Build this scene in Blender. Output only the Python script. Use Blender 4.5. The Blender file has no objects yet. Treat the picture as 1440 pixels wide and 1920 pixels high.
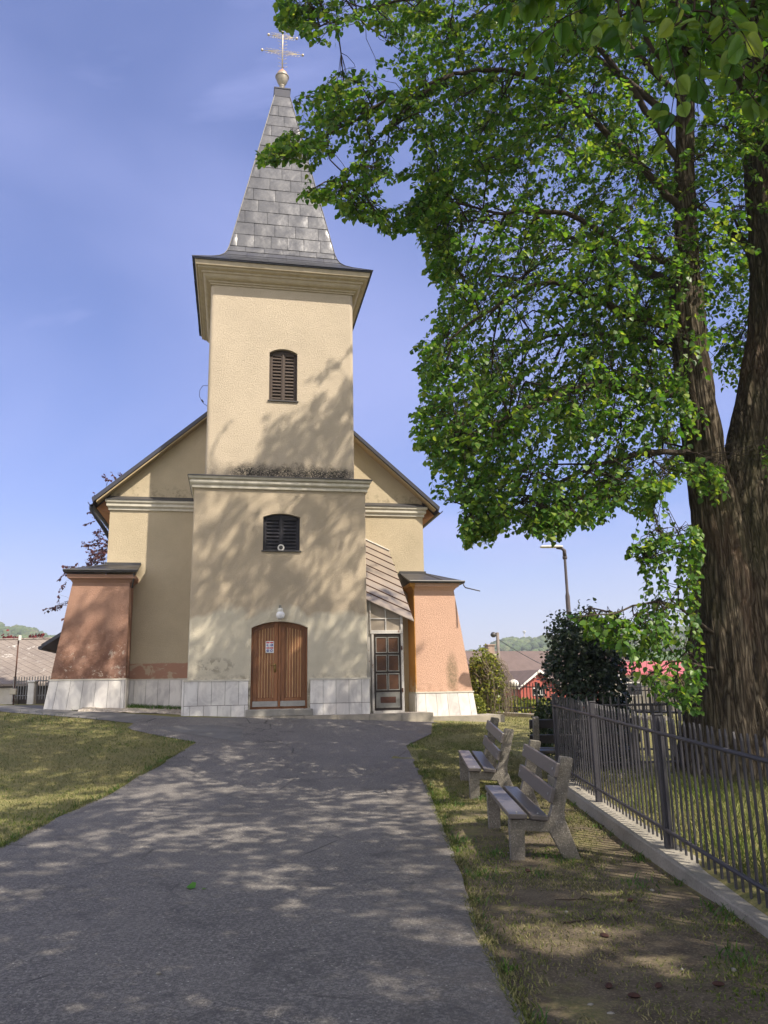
import bpy, math, random
import numpy as np
from mathutils import Vector, noise as mnoise
sc = bpy.context.scene
C = sc.collection
rnd = random.Random(7)
rng = np.random.default_rng(11)
rad = math.radians

# ------------------------------------------------------------------ camera
F, PITCH, ROLL, EYE = 1463.0, rad(12.73), rad(-1.06), 1.6
cam = bpy.data.cameras.new('camera'); camo = bpy.data.objects.new('camera', cam); C.objects.link(camo)
cam.sensor_fit = 'VERTICAL'; cam.sensor_height = 36.0; cam.lens = F / 1920 * 36.0
cam.clip_start = 0.05; cam.clip_end = 6000
from mathutils import Matrix
camo.matrix_world = Matrix.Translation((0, 0, EYE)) @ Matrix.Rotation(math.pi/2 + PITCH, 4, 'X') @ Matrix.Rotation(ROLL, 4, 'Z')
sc.camera = camo

# ------------------------------------------------------------------ light
AZ = math.atan2(0.788, -0.617)           # direction towards the sun, measured from +Y to +X
EL = rad(51)
S = Vector((math.sin(AZ)*math.cos(EL), math.cos(AZ)*math.cos(EL), math.sin(EL)))
sun = bpy.data.lights.new('sun', 'SUN'); suno = bpy.data.objects.new('sun', sun); C.objects.link(suno)
sun.energy = 4.6; sun.angle = rad(0.53); sun.color = (1.0, 0.90, 0.74)
suno.rotation_euler = S.to_track_quat('Z', 'Y').to_euler()
W = bpy.data.worlds.new('World'); sc.world = W; W.use_nodes = True
nt = W.node_tree; nt.nodes.clear()
def N(t, **k):
    n = nt.nodes.new(t)
    for a, b in k.items():
        if a.startswith('i_'): n.inputs[a[2:]].default_value = b
        else: setattr(n, a, b)
    return n
L = lambda a, b: nt.links.new(a, b)
sky = N('ShaderNodeTexSky', sky_type='NISHITA', sun_disc=False, sun_elevation=EL, sun_rotation=AZ)
sky.air_density = 1.0; sky.dust_density = .55; sky.ozone_density = 2.0
tc = N('ShaderNodeTexCoord')
mp = N('ShaderNodeMapping'); mp.inputs['Scale'].default_value = (.8, 1.1, 1.7); mp.inputs['Rotation'].default_value = (0.0, 0.45, 0.5)
L(tc.outputs['Generated'], mp.inputs[0])
n1 = N('ShaderNodeTexNoise'); n1.inputs['Scale'].default_value = 1.7; n1.inputs['Detail'].default_value = 4; n1.inputs['Roughness'].default_value = .42; n1.inputs['Distortion'].default_value = .35
L(mp.outputs[0], n1.inputs['Vector'])
cr = N('ShaderNodeMapRange'); cr.inputs[1].default_value = .40; cr.inputs[2].default_value = .74; cr.inputs[3].default_value = 0.0; cr.inputs[4].default_value = .62
L(n1.outputs['Fac'], cr.inputs[0])
mp2 = N('ShaderNodeMapping'); mp2.inputs['Scale'].default_value = (1.6, 6.5, 6.5); mp2.inputs['Rotation'].default_value = (.35, .62, .35); L(tc.outputs['Generated'], mp2.inputs[0])
n2 = N('ShaderNodeTexNoise'); n2.inputs['Scale'].default_value = 1.1; n2.inputs['Detail'].default_value = 5; n2.inputs['Roughness'].default_value = .5; n2.inputs['Distortion'].default_value = .4; L(mp2.outputs[0], n2.inputs['Vector'])
cr2 = N('ShaderNodeMapRange'); cr2.inputs[1].default_value = .50; cr2.inputs[2].default_value = .74; cr2.inputs[4].default_value = .62; L(n2.outputs['Fac'], cr2.inputs[0])
mxa = N('ShaderNodeMath', operation='MAXIMUM'); L(cr.outputs[0], mxa.inputs[0]); L(cr2.outputs[0], mxa.inputs[1])
mx = N('ShaderNodeMix', data_type='RGBA'); L(mxa.outputs[0], mx.inputs[0]); L(sky.outputs[0], mx.inputs[6]); mx.inputs[7].default_value = (4.4, 4.6, 5.7, 1)
tint = N('ShaderNodeMix', data_type='RGBA', blend_type='MULTIPLY'); tint.inputs[0].default_value = 1; L(mx.outputs[2], tint.inputs[6]); tint.inputs[7].default_value = (.765, .83, 1.22, 1)
sp = N('ShaderNodeSeparateXYZ'); L(tc.outputs['Generated'], sp.inputs[0])
# milky air low over the horizon
hz = N('ShaderNodeMapRange', interpolation_type='SMOOTHSTEP'); hz.inputs[1].default_value = -.02; hz.inputs[2].default_value = .26; hz.inputs[3].default_value = .88; hz.inputs[4].default_value = 0; L(sp.outputs[2], hz.inputs[0])
hm = N('ShaderNodeMix', data_type='RGBA'); L(hz.outputs[0], hm.inputs[0]); L(tint.outputs[2], hm.inputs[6]); hm.inputs[7].default_value = (4.5, 4.7, 5.6, 1)
# unseen bright cloud bank added behind the viewer to lift fill on the facade
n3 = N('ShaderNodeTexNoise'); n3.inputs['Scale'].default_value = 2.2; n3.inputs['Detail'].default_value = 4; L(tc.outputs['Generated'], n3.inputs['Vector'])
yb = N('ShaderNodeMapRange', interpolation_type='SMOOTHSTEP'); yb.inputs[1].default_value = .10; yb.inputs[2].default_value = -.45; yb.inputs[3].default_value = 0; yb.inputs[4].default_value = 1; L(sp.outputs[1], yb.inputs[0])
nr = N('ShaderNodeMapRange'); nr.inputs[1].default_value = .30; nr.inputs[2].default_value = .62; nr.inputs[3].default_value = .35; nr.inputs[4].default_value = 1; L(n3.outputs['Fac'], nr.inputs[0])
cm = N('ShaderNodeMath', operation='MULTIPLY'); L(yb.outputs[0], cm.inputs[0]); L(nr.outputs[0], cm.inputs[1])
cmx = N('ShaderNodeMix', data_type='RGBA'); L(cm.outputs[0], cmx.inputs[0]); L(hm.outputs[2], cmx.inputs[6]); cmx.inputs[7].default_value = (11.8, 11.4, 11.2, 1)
bg = N('ShaderNodeBackground'); bg.inputs[1].default_value = 0.076
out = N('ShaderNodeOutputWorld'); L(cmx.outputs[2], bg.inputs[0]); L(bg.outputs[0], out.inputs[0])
sc.view_settings.view_transform = 'Standard'; sc.view_settings.look = 'None'
sc.view_settings.exposure = 1.0; sc.view_settings.gamma = 1.0
sc.cycles.max_bounces = 7; sc.cycles.transparent_max_bounces = 6
sc.cycles.use_denoising = True

# ------------------------------------------------------------------ pixel helpers (photo pixels -> points in the place)
def ray(x, y):
    a, b = x - 720, 960 - y; c, s = math.cos(ROLL), math.sin(ROLL)
    a, b = a*c - b*s, a*s + b*c
    cp, sp = math.cos(PITCH), math.sin(PITCH)
    return np.array([a/F, cp - b/F*sp, sp + b/F*cp])
def at(x, y, Y):
    r = ray(x, y); return np.array([0, 0, EYE]) + r*(Y/r[1])
def proj_np(p):
    p = np.asarray(p, float) - np.array([0, 0, EYE]); cp, sp = math.cos(PITCH), math.sin(PITCH)
    d = p[:, 1]*cp + p[:, 2]*sp; u = -p[:, 1]*sp + p[:, 2]*cp
    d2 = np.where(d > .05, d, .05)
    a, b = p[:, 0]/d2*F, u/d2*F; c, s = math.cos(ROLL), math.sin(ROLL)
    return np.stack([720 + a*c + b*s, 960 - (-a*s + b*c), d], 1)
def sstep(a, b, x):
    t = np.clip((x - a)/(b - a), 0, 1); return t*t*(3 - 2*t)
def G(x, y):
    """ground height"""
    x = np.asarray(x, float); y = np.asarray(y, float)
    t = np.clip(y, 7, 19.0) - 7
    z = 0.0066*t*t
    z = z - 0.05*np.clip(x + 2.6, -7, 8)*sstep(10, 18.5, y)
    z = z + 0.12*sstep(2.42, 2.60, x)*(1 - sstep(12.3, 12.9, y))
    z = z - 1.6*sstep(27, 60, y)
    return z
def gz(x, y): return float(G(x, y))
def gp(px, py):
    r = ray(px, py); t = 2.0
    for k in range(4000):
        p = np.array([0, 0, EYE]) + r*t
        if p[2] <= gz(p[0], p[1]): break
        t += .02
    return p

# ------------------------------------------------------------------ mesh helpers
class MB:
    def __init__(s): s.v = []; s.f = []; s.mi = []; s.cur = 0
    def add(s, vs, fs):
        o = len(s.v); s.v += [tuple(map(float, p)) for p in vs]
        for f in fs: s.f.append(tuple(o + i for i in f)); s.mi.append(s.cur)
    def quad(s, a, b, c, d): s.add([a, b, c, d], [(0, 1, 2, 3)])
    def poly(s, ps): s.add(ps, [tuple(range(len(ps)))])
    def box(s, x0, x1, y0, y1, z0, z1):
        s.add([(x0,y0,z0),(x1,y0,z0),(x1,y1,z0),(x0,y1,z0),(x0,y0,z1),(x1,y0,z1),(x1,y1,z1),(x0,y1,z1)],
              [(0,3,2,1),(4,5,6,7),(0,1,5,4),(1,2,6,5),(2,3,7,6),(3,0,4,7)])
    def bbox(s, x0, x1, y0, y1, z0, z1, b=.006):
        """box with bevelled long look: chamfer in all directions"""
        vs = []; xs, ys, zs = (x0, x1), (y0, y1), (z0, z1)
        import itertools
        idx = {}
        for i, j, k in itertools.product((0, 1), repeat=3):
            for ax in range(3):
                p = [xs[i], ys[j], zs[k]]
                for o_ in range(3):
                    if o_ != ax: p[o_] += b*(1 if (i, j, k)[o_] == 0 else -1)
                idx[(i, j, k, ax)] = len(vs); vs.append(p)
        I = lambda i, j, k, a: idx[(i, j, k, a)]
        fs = []
        for i in (0, 1):
            q = [I(i,0,0,0), I(i,1,0,0), I(i,1,1,0), I(i,0,1,0)]; fs.append(q if i else q[::-1])
            q = [I(0,i,0,1), I(0,i,1,1), I(1,i,1,1), I(1,i,0,1)]; fs.append(q if i else q[::-1])
            q = [I(0,0,i,2), I(1,0,i,2), I(1,1,i,2), I(0,1,i,2)]; fs.append(q if i else q[::-1])
        for i, j in itertools.product((0, 1), repeat=2):
            q = [I(i,j,0,0), I(i,j,0,1), I(i,j,1,1), I(i,j,1,0)]; fs.append(q)
            q = [I(i,0,j,0), I(i,0,j,2), I(i,1,j,2), I(i,1,j,0)]; fs.append(q)
            q = [I(0,i,j,1), I(0,i,j,2), I(1,i,j,2), I(1,i,j,1)]; fs.append(q)
        for i, j, k in itertools.product((0, 1), repeat=3): fs.append([I(i,j,k,0), I(i,j,k,1), I(i,j,k,2)])
        s.add(vs, fs)
    def hexa(s, b, t):
        """bottom quad b and top quad t (4 points each)"""
        s.add(list(b) + list(t), [(0,3,2,1),(4,5,6,7),(0,1,5,4),(1,2,6,5),(2,3,7,6),(3,0,4,7)])
    def tube(s, pts, rads, n=8, cap=True):
        pts = [Vector(p) for p in pts]
        if not hasattr(rads, '__len__'): rads = [rads]*len(pts)
        rings = []; up = None
        for i, p in enumerate(pts):
            d = (pts[min(i+1, len(pts)-1)] - pts[max(i-1, 0)]).normalized()
            if up is None: up = Vector((0, 0, 1)) if abs(d.z) < .9 else Vector((1, 0, 0))
            a = d.cross(up).normalized(); b = a.cross(d).normalized(); up = b
            rings.append([p + (a*math.cos(2*math.pi*k/n) + b*math.sin(2*math.pi*k/n))*rads[i] for k in range(n)])
        vs = [q for r in rings for q in r]; fs = []
        for i in range(len(pts)-1):
            for k in range(n): fs.append((i*n+k, i*n+(k+1) % n, (i+1)*n+(k+1) % n, (i+1)*n+k))
        if cap: fs += [tuple(range(n))[::-1], tuple((len(pts)-1)*n + k for k in range(n))]
        s.add(vs, fs)
    def lathe(s, c, prof, n=20):
        """profile (r,z) about a vertical axis through c"""
        vs = []; fs = []
        for r, z in prof:
            for k in range(n): vs.append((c[0] + r*math.cos(2*math.pi*k/n), c[1] + r*math.sin(2*math.pi*k/n), c[2] + z))
        for i in range(len(prof)-1):
            for k in range(n): fs.append((i*n+k, i*n+(k+1) % n, (i+1)*n+(k+1) % n, (i+1)*n+k))
        fs.append(tuple(range(n))[::-1]); fs.append(tuple((len(prof)-1)*n+k for k in range(n)))
        s.add(vs, fs)
    def rings(s, u0, u1, v0, v1, prof, cap0=False, cap1=False):
        """rectangle u0..u1, v0..v1 grown by prof (out,z), lofted"""
        vs = []; fs = []
        for o, z in prof: vs += [(u0-o, v0-o, z), (u1+o, v0-o, z), (u1+o, v1+o, z), (u0-o, v1+o, z)]
        for i in range(len(prof)-1):
            for k in range(4): fs.append((i*4+k, i*4+(k+1) % 4, i*4+4+(k+1) % 4, i*4+4+k))
        if cap0: fs.append((3, 2, 1, 0))
        if cap1: m = (len(prof)-1)*4; fs.append((m, m+1, m+2, m+3))
        s.add(vs, fs)
    def prism(s, poly, y0, y1):
        """polygon in (x,z) extruded from y0 to y1"""
        n = len(poly); vs = [(x, y0, z) for x, z in poly] + [(x, y1, z) for x, z in poly]
        fs = [tuple(range(n)), tuple(range(2*n-1, n-1, -1))] + [(i, n+i, n+(i+1) % n, (i+1) % n) for i in range(n)]
        s.add(vs, fs)
    def build(s, name, mats, parent=None, smooth=False, off=(0, 0, 0), angle=None):
        me = bpy.data.meshes.new(name)
        me.from_pydata([(a+off[0], b+off[1], c+off[2]) for a, b, c in s.v], [], s.f)
        mats = mats if isinstance(mats, (list, tuple)) else [mats]
        for m in mats: me.materials.append(m)
        if len(mats) > 1: me.polygons.foreach_set('material_index', s.mi)
        import bmesh
        bm = bmesh.new(); bm.from_mesh(me); bmesh.ops.recalc_face_normals(bm, faces=bm.faces); bm.to_mesh(me); bm.free()
        if smooth:
            me.polygons.foreach_set('use_smooth', [True]*len(me.polygons))
            if angle: me.set_sharp_from_angle(angle=rad(angle))
        o = bpy.data.objects.new(name, me); C.objects.link(o)
        if parent: o.parent = parent
        return o
def np_mesh(name, verts, quads, m, parent=None, smooth=False):
    """fast mesh of faces of one size"""
    verts = np.asarray(verts, np.float32); quads = np.asarray(quads, np.int32)
    me = bpy.data.meshes.new(name); k = quads.shape[1]
    me.vertices.add(len(verts)); me.vertices.foreach_set('co', verts.ravel())
    me.loops.add(quads.size); me.loops.foreach_set('vertex_index', quads.ravel())
    me.polygons.add(len(quads)); me.polygons.foreach_set('loop_start', np.arange(0, quads.size, k, dtype=np.int32))
    me.polygons.foreach_set('loop_total', np.full(len(quads), k, np.int32))
    if smooth: me.polygons.foreach_set('use_smooth', np.ones(len(quads), bool))
    me.materials.append(m); me.update(calc_edges=True)
    o = bpy.data.objects.new(name, me); C.objects.link(o)
    if parent: o.parent = parent
    return o
def empty(name, label, cat, loc=(0, 0, 0), rz=0, group=None):
    o = bpy.data.objects.new(name, None); C.objects.link(o); o.location = loc; o.rotation_euler = (0, 0, rz)
    return tag(o, label, cat, group)
def tag(o, label=None, cat=None, group=None, kind=None):
    if label: o['label'] = label
    if cat: o['category'] = cat
    if group: o['group'] = group
    if kind: o['kind'] = kind
    return o
def struct(o, label=None, cat=None): return tag(o, label, cat, None, 'structure')
def copy_tree(o, parent=None):
    c = o.copy(); C.objects.link(c)
    if parent: c.parent = parent
    for ch in list(o.children): copy_tree(ch, c)
    return c

# ------------------------------------------------------------------ materials
def new_mat(name):
    m = bpy.data.materials.new(name); m.use_nodes = True; t = m.node_tree; t.nodes.clear()
    o = t.nodes.new('ShaderNodeOutputMaterial'); b = t.nodes.new('ShaderNodeBsdfPrincipled'); t.links.new(b.outputs[0], o.inputs[0])
    return m, t, b, o
class K:
    """small node helper"""
    def __init__(s, t): s.t = t
    def n(s, typ, **k):
        x = s.t.nodes.new(typ)
        for a, b in k.items(): setattr(x, a, b)
        return x
    def l(s, a, b): s.t.links.new(a, b)
    def coord(s, scale=(1, 1, 1), rot=(0, 0, 0), loc=(0, 0, 0), kind='Object'):
        c = s.n('ShaderNodeTexCoord'); m = s.n('ShaderNodeMapping'); s.l(c.outputs[kind], m.inputs[0])
        m.inputs['Scale'].default_value = scale; m.inputs['Rotation'].default_value = rot; m.inputs['Location'].default_value = loc
        return m.outputs[0]
    def noise(s, vec, scale, detail=5, rough=.55, dist=0):
        x = s.n('ShaderNodeTexNoise'); s.l(vec, x.inputs['Vector'])
        x.inputs['Scale'].default_value = scale; x.inputs['Detail'].default_value = detail; x.inputs['Roughness'].default_value = rough; x.inputs['Distortion'].default_value = dist
        return x.outputs['Fac']
    def vor(s, vec, scale, feature='F1', out='Distance', rnd_=1):
        x = s.n('ShaderNodeTexVoronoi', feature=feature); s.l(vec, x.inputs['Vector']); x.inputs['Scale'].default_value = scale; x.inputs['Randomness'].default_value = rnd_
        return x.outputs[out]
    def rng(s, fac, a, b, c=0., d=1.):
        x = s.n('ShaderNodeMapRange'); s.l(fac, x.inputs[0])
        for i, q in enumerate((a, b, c, d)): x.inputs[1+i].default_value = q
        return x.outputs[0]
    def math(s, op, a, b=None):
        x = s.n('ShaderNodeMath', operation=op)
        for i, q in enumerate((a, b)):
            if q is None: continue
            if isinstance(q, (int, float)): x.inputs[i].default_value = q
            else: s.l(q, x.inputs[i])
        return x.outputs[0]
    def mix(s, fac, a, b, blend='MIX'):
        x = s.n('ShaderNodeMix', data_type='RGBA', blend_type=blend)
        for i, q in ((0, fac), (6, a), (7, b)):
            if isinstance(q, (int, float)): x.inputs[i].default_value = q
            elif isinstance(q, (tuple, list)): x.inputs[i].default_value = tuple(q) + ((1,) if len(q) == 3 else ())
            else: s.l(q, x.inputs[i])
        return x.outputs[2]
    def ramp(s, fac, stops):
        x = s.n('ShaderNodeValToRGB'); s.l(fac, x.inputs[0]); e = x.color_ramp.elements
        while len(e) < len(stops): e.new(.5)
        for el, (p, c) in zip(e, stops): el.position = p; el.color = tuple(c) + (1,)
        return x.outputs[0]
    def bump(s, h, strength=.5, dist=.01, prev=None):
        x = s.n('ShaderNodeBump'); s.l(h, x.inputs['Height']); x.inputs['Strength'].default_value = strength; x.inputs['Distance'].default_value = dist
        if prev is not None: s.l(prev, x.inputs['Normal'])
        return x.outputs[0]
    def sep(s, vec):
        x = s.n('ShaderNodeSeparateXYZ'); s.l(vec, x.inputs[0]); return x.outputs
    def island(s): return s.n('ShaderNodeNewGeometry').outputs['Random Per Island']
def M(name, col, col2=None, scale=3, rough=.8, bump=0, bscale=60, metal=0, spec=.3, stretch=(1, 1, 1), isl=0, bdist=.006):
    m, t, b, o = new_mat(name); k = K(t)
    v = k.coord(stretch)
    c2 = col2 or tuple(c*.72 for c in col)
    c = k.mix(k.rng(k.noise(v, scale, 8, .62), .3, .7), col, c2)
    if isl: 
        c = k.mix(1.0, c, k.ramp(k.island(), [(0, (1-isl,)*3), (1, (1+isl*.4,)*3)]), 'MULTIPLY')
    t.links.new(c, b.inputs['Base Color'])
    b.inputs['Roughness'].default_value = rough; b.inputs['Metallic'].default_value = metal; b.inputs['Specular IOR Level'].default_value = spec
    if bump: t.links.new(k.bump(k.noise(v, bscale, 4, .6), bump, bdist), b.inputs['Normal'])
    return m

def plaster(name, col, kind='plain', dark=.82):
    m, t, b, o = new_mat(name); k = K(t); v = k.coord()
    c = k.mix(k.rng(k.noise(v, 1.1, 6, .6), .35, .7), col, tuple(q*dark for q in col))
    c = k.mix(k.rng(k.noise(v, 40, 3, .7), .42, .70, 0, .5), c, tuple(q*.72 for q in col))
    xyz = k.sep(v)
    if kind == 'tower':
        # re-plastered paler lower patch with an uneven top
        h = k.math('ADD', xyz[2], k.rng(k.noise(v, .9, 3, .5), 0, 1, -.75, .75))
        h = k.math('ADD', h, k.math('MULTIPLY', k.math('ABSOLUTE', xyz[0]), .16))
        mk = k.rng(h, 2.62, 2.78, 1, 0)
        pale = k.mix(k.rng(k.noise(v, 2.2, 6, .65), .35, .7), (.67, .61, .49), (.58, .525, .42))
        c = k.mix(mk, c, pale)
        # scraped patch low on the left
        d = k.math('ADD', k.math('POWER', k.math('DIVIDE', k.math('ADD', xyz[0], 1.55), .55), 2.0), k.math('POWER', k.math('DIVIDE', k.math('SUBTRACT', xyz[2], 1.2), .2), 2.0))
        mk2 = k.math('MULTIPLY', k.rng(d, .3, 1.2, 1, 0), k.rng(k.noise(v, 7, 5, .7), .5, .56, 0, .8))
        c = k.mix(mk2, c, (.33, .29, .23))
        # grime rising from the plinth
        g = k.math('MULTIPLY', k.rng(xyz[2], .86, 1.05, 1, 0), k.rng(k.noise(v, 5, 6, .7), .45, .65))
        c = k.mix(g, c, (.22, .19, .15))
    if kind == 'shaft':
        # black lichen above the string course
        e = k.rng(k.math('ABSOLUTE', k.math('SUBTRACT', xyz[0], .25)), 1.0, 1.75, 0, .25)
        h = k.math('ADD', k.math('SUBTRACT', xyz[2], e), k.rng(k.noise(v, 4, 5, .65), .3, .7, -.12, .12))
        mk = k.math('MULTIPLY', k.rng(k.math('ADD', h, e), 6.18, 6.42, 1, 0), k.rng(k.noise(v, 38, 4, .8), .36, .52))
        mk = k.math('MULTIPLY', mk, k.rng(k.math('ABSOLUTE', k.math('SUBTRACT', xyz[0], .3)), 1.35, 1.75, 1, .25))
        c = k.mix(mk, c, (.035, .033, .03))
    if kind == 'nave':
        bandh = k.math('ADD', xyz[2], k.rng(k.noise(v, 3, 3, .5), 0, 1, -.04, .04))
        pk = k.mix(k.rng(k.noise(v, 3.2, 4, .6, .6), .53, .57), (.44, .25, .18), (.52, .40, .29))
        c = k.mix(k.math('MULTIPLY', k.rng(bandh, 1.33, 1.36, 1, 0), k.rng(xyz[0], 2, 2.1, 1, 0)), c, pk)
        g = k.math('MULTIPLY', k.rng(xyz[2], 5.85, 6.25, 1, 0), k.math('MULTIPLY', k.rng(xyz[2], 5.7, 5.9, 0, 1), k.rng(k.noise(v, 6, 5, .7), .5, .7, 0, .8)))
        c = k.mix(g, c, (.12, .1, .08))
    if kind == 'old':
        # weathered buttress: dark bloom and scraped white spots
        g = k.math('MULTIPLY', k.rng(xyz[2], 1.5, 3.0, 1, 0), k.rng(k.noise(v, 1.5, 9, .74), .40, .55))
        c = k.mix(k.math('MULTIPLY', g, .85), c, (.17, .085, .06))
        w = k.math('MULTIPLY', k.rng(xyz[2], 1.4, 2.2, 1, 0), k.rng(k.noise(v, 5.0, 8, .78, .4), .575, .61))
        c = k.mix(w, c, (.5, .42, .36))
    if kind == 'salmon':
        d = k.math('ADD', k.math('POWER', k.math('DIVIDE', k.math('SUBTRACT', xyz[0], 4.72), .17), 2.0), k.math('POWER', k.math('DIVIDE', k.math('SUBTRACT', xyz[2], .95), .55), 2.0))
        mk = k.math('MULTIPLY', k.rng(d, .2, 1.3, 1, 0), k.rng(k.noise(v, 14, 6, .7), .35, .6, .3, 1))
        c = k.mix(k.math('MULTIPLY', mk, .85), c, (.2, .16, .1))
        g = k.math('MULTIPLY', k.rng(xyz[2], .5, .75, 1, 0), k.rng(k.noise(v, 6, 6, .7), .45, .65, 0, .6))
        c = k.mix(g, c, (.25, .14, .09))
        # flaked ochre on the inner face
        ins = k.rng(xyz[0], 3.72, 3.735, 1, 0)
        oc = k.mix(k.math('MULTIPLY', k.rng(xyz[2], .5, 1.0, 1, 0), k.rng(k.noise(v, 4, 4, .6), .48, .55)), (.55, .27, .07), (.62, .46, .3))
        c = k.mix(ins, c, oc)
    t.links.new(c, b.inputs['Base Color']); b.inputs['Roughness'].default_value = .92; b.inputs['Specular IOR Level'].default_value = .15
    n_ = k.bump(k.noise(v, 58, 4, .75), 1.0, .034); n_ = k.bump(k.noise(v, 5, 4, .6), .3, .02, n_)
    t.links.new(n_, b.inputs['Normal'])
    return m
CREAM = (.54, .45, .34)
m_tower = plaster('plaster_tower', CREAM, 'tower'); m_shaft = plaster('plaster_shaft', (.56, .475, .37), 'shaft', .88)
m_nave = plaster('plaster_nave', (.57, .48, .345), 'nave'); m_old = plaster('plaster_old_salmon', (.46, .275, .205), 'old', .75)
m_salmon = plaster('plaster_salmon', (.66, .42, .315), 'salmon', .9); m_rear = plaster('plaster_rear', (.6, .42, .26))
m_cornice = M('cornice_paint', (.60, .565, .50), (.44, .41, .35), 4, .9, .4, 30)
m_topcorn = M('cornice_beige', (.44, .375, .285), (.35, .295, .22), 5, .9, .4, 40)
m_navy = M('navy_sheet_metal', (.035, .037, .055), (.05, .05, .06), 2, .45, metal=.3, spec=.5)
m_darkmetal = M('dark_flashing', (.05, .05, .055), (.075, .07, .068), 3, .5, metal=.4, spec=.5)
m_soffit = M('soffit_boards', (.42, .2, .1), (.34, .16, .08), 3, .8)
m_grout = M('grout', (.16, .14, .125), rough=.95)
def marble():
    m, t, b, o = new_mat('marble_tile'); k = K(t); v = k.coord((1, 1, .55), (0, .5, 0))
    c = k.mix(k.rng(k.noise(v, 2.6, 8, .6, 1.4), .44, .62), (.70, .69, .68), (.50, .49, .50))
    c = k.mix(k.rng(k.noise(v, .8, 4, .6), .4, .7, 0, .4), c, (.46, .42, .38))
    c = k.mix(1., c, k.ramp(k.island(), [(0, (.86, .83, .8)), (.5, (.98, .97, .98)), (1, (1.08, 1.05, 1.02))]), 'MULTIPLY')
    t.links.new(c, b.inputs['Base Color']); b.inputs['Roughness'].default_value = .45; return m
m_marble = marble()
def spire_metal():
    m, t, b, o = new_mat('spire_sheet_zinc'); k = K(t); v = k.coord()
    c = k.mix(k.rng(k.noise(v, 1.6, 6, .6), .35, .7), (.105, .105, .113), (.078, .078, .086))
    c = k.mix(1., c, k.ramp(k.island(), [(0, (.95, .95, .95)), (1, (1.05, 1.05, 1.05))]), 'MULTIPLY')
    t.links.new(c, b.inputs['Base Color']); b.inputs['Metallic'].default_value = .5
    t.links.new(k.rng(k.noise(v, 3, 5, .6), .3, .7, .30, .44), b.inputs['Roughness'])
    t.links.new(k.bump(k.noise(v, 4.5, 2, .5), .35, .03), b.inputs['Normal']); return m
m_spire = spire_metal()
def wood(name, c1, c2, sc_=(14, 14, 1.1), rough=.55, isl=.3, spec=.35):
    m, t, b, o = new_mat(name); k = K(t); v = k.coord(sc_)
    g = k.noise(v, 2.2, 7, .65, .6)
    c = k.mix(k.rng(g, .3, .7), c1, c2); c = k.mix(k.rng(k.noise(v, 9, 3, .6), .55, .7, 0, .5), c, tuple(q*.5 for q in c1))
    if isl: c = k.mix(1., c, k.ramp(k.island(), [(0, (1-isl,)*3), (1, (1+isl*.5,)*3)]), 'MULTIPLY')
    t.links.new(c, b.inputs['Base Color']); b.inputs['Roughness'].default_value = rough; b.inputs['Specular IOR Level'].default_value = spec
    t.links.new(k.bump(g, .25, .004), b.inputs['Normal']); return m
m_door = wood('door_wood', (.28, .125, .056), (.175, .07, .03)); m_batten = wood('door_batten', (.62, .40, .215), (.48, .28, .135), isl=.15)
m_slatwood = wood('shutter_wood', (.018, .017, .024), (.028, .026, .032), isl=.2, rough=.5)
m_brownsh = wood('shutter_brown', (.075, .052, .040), (.045, .033, .028), isl=.2, rough=.6)
m_steel = M('kick_plate_steel', (.34, .33, .32), (.24, .235, .23), 5, .38, metal=.8)
m_brass = M('brass_handle', (.28, .19, .07), rough=.4, metal=.9)
m_conc = M('concrete', (.30, .285, .26), (.19, .18, .165), 3.5, .95, .6, 45)
m_concwarm = M('concrete_warm', (.36, .32, .27), (.22, .2, .17), 4, .95, .6, 45)
m_opal = M('opal_glass', (.80, .80, .84), (.74, .74, .78), 2, .3, spec=.5)
m_white = M('white_paint', (.72, .71, .68), (.55, .53, .5), 4, .6)
def peel():
    m, t, b, o = new_mat('peeling_paint'); k = K(t); v = k.coord()
    c = k.mix(k.rng(k.noise(v, 2, 5, .6), .35, .7), (.46, .44, .42), (.33, .31, .29))
    c = k.mix(k.rng(k.noise(k.coord((1, 1, .4)), 16, 6, .7), .60, .64), c, (.14, .055, .03))
    t.links.new(c, b.inputs['Base Color']); b.inputs['Roughness'].default_value = .7; return m
m_peel = peel()
m_pdoor = M('porch_door_dark', (.045, .035, .03), (.028, .022, .02), 5, .6)
m_ptrim = M('porch_door_trim', (.23, .225, .21), (.15, .145, .13), 6, .6)
m_pane = M('brown_pane', (.105, .05, .028), (.055, .03, .02), 2.5, .4)
m_frost = M('frosted_pane', (.33, .28, .23), (.25, .21, .17), 2, .35)
def glassroof():
    m, t, b, o = new_mat('porch_roof_sheet'); k = K(t); v = k.coord()
    c = k.mix(k.rng(k.noise(v, 1.6, 5, .6), .35, .7), (.25, .205, .165), (.185, .16, .14)); t.links.new(c, b.inputs['Base Color'])
    b.inputs['Roughness'].default_value = .22; b.inputs['Specular IOR Level'].default_value = .6; return m
m_groof = glassroof()
m_rust = M('rusty_bar', (.10, .045, .03), (.06, .03, .022), 8, .8)
m_plate = M('notice_white', (.75, .75, .78), rough=.5); m_red = M('notice_red', (.5, .03, .05), rough=.5); m_blue = M('notice_blue', (.02, .05, .32), rough=.5)
def aggregate():
    m, t, b, o = new_mat('exposed_aggregate'); k = K(t); v = k.coord()
    s1 = k.vor(v, 95); c = k.ramp(k.vor(v, 95, out='Color'), [(0, (.10, .09, .08)), (.45, (.145, .13, .112)), (.8, (.21, .19, .165)), (1, (.36, .335, .30))])
    c = k.mix(k.rng(k.noise(v, 3, 5, .6), .4, .7, 0, .6), c, (.075, .07, .055))
    t.links.new(c, b.inputs['Base Color']); b.inputs['Roughness'].default_value = .9
    t.links.new(k.bump(s1, .4, .008), b.inputs['Normal']); return m
m_agg = aggregate()
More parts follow.
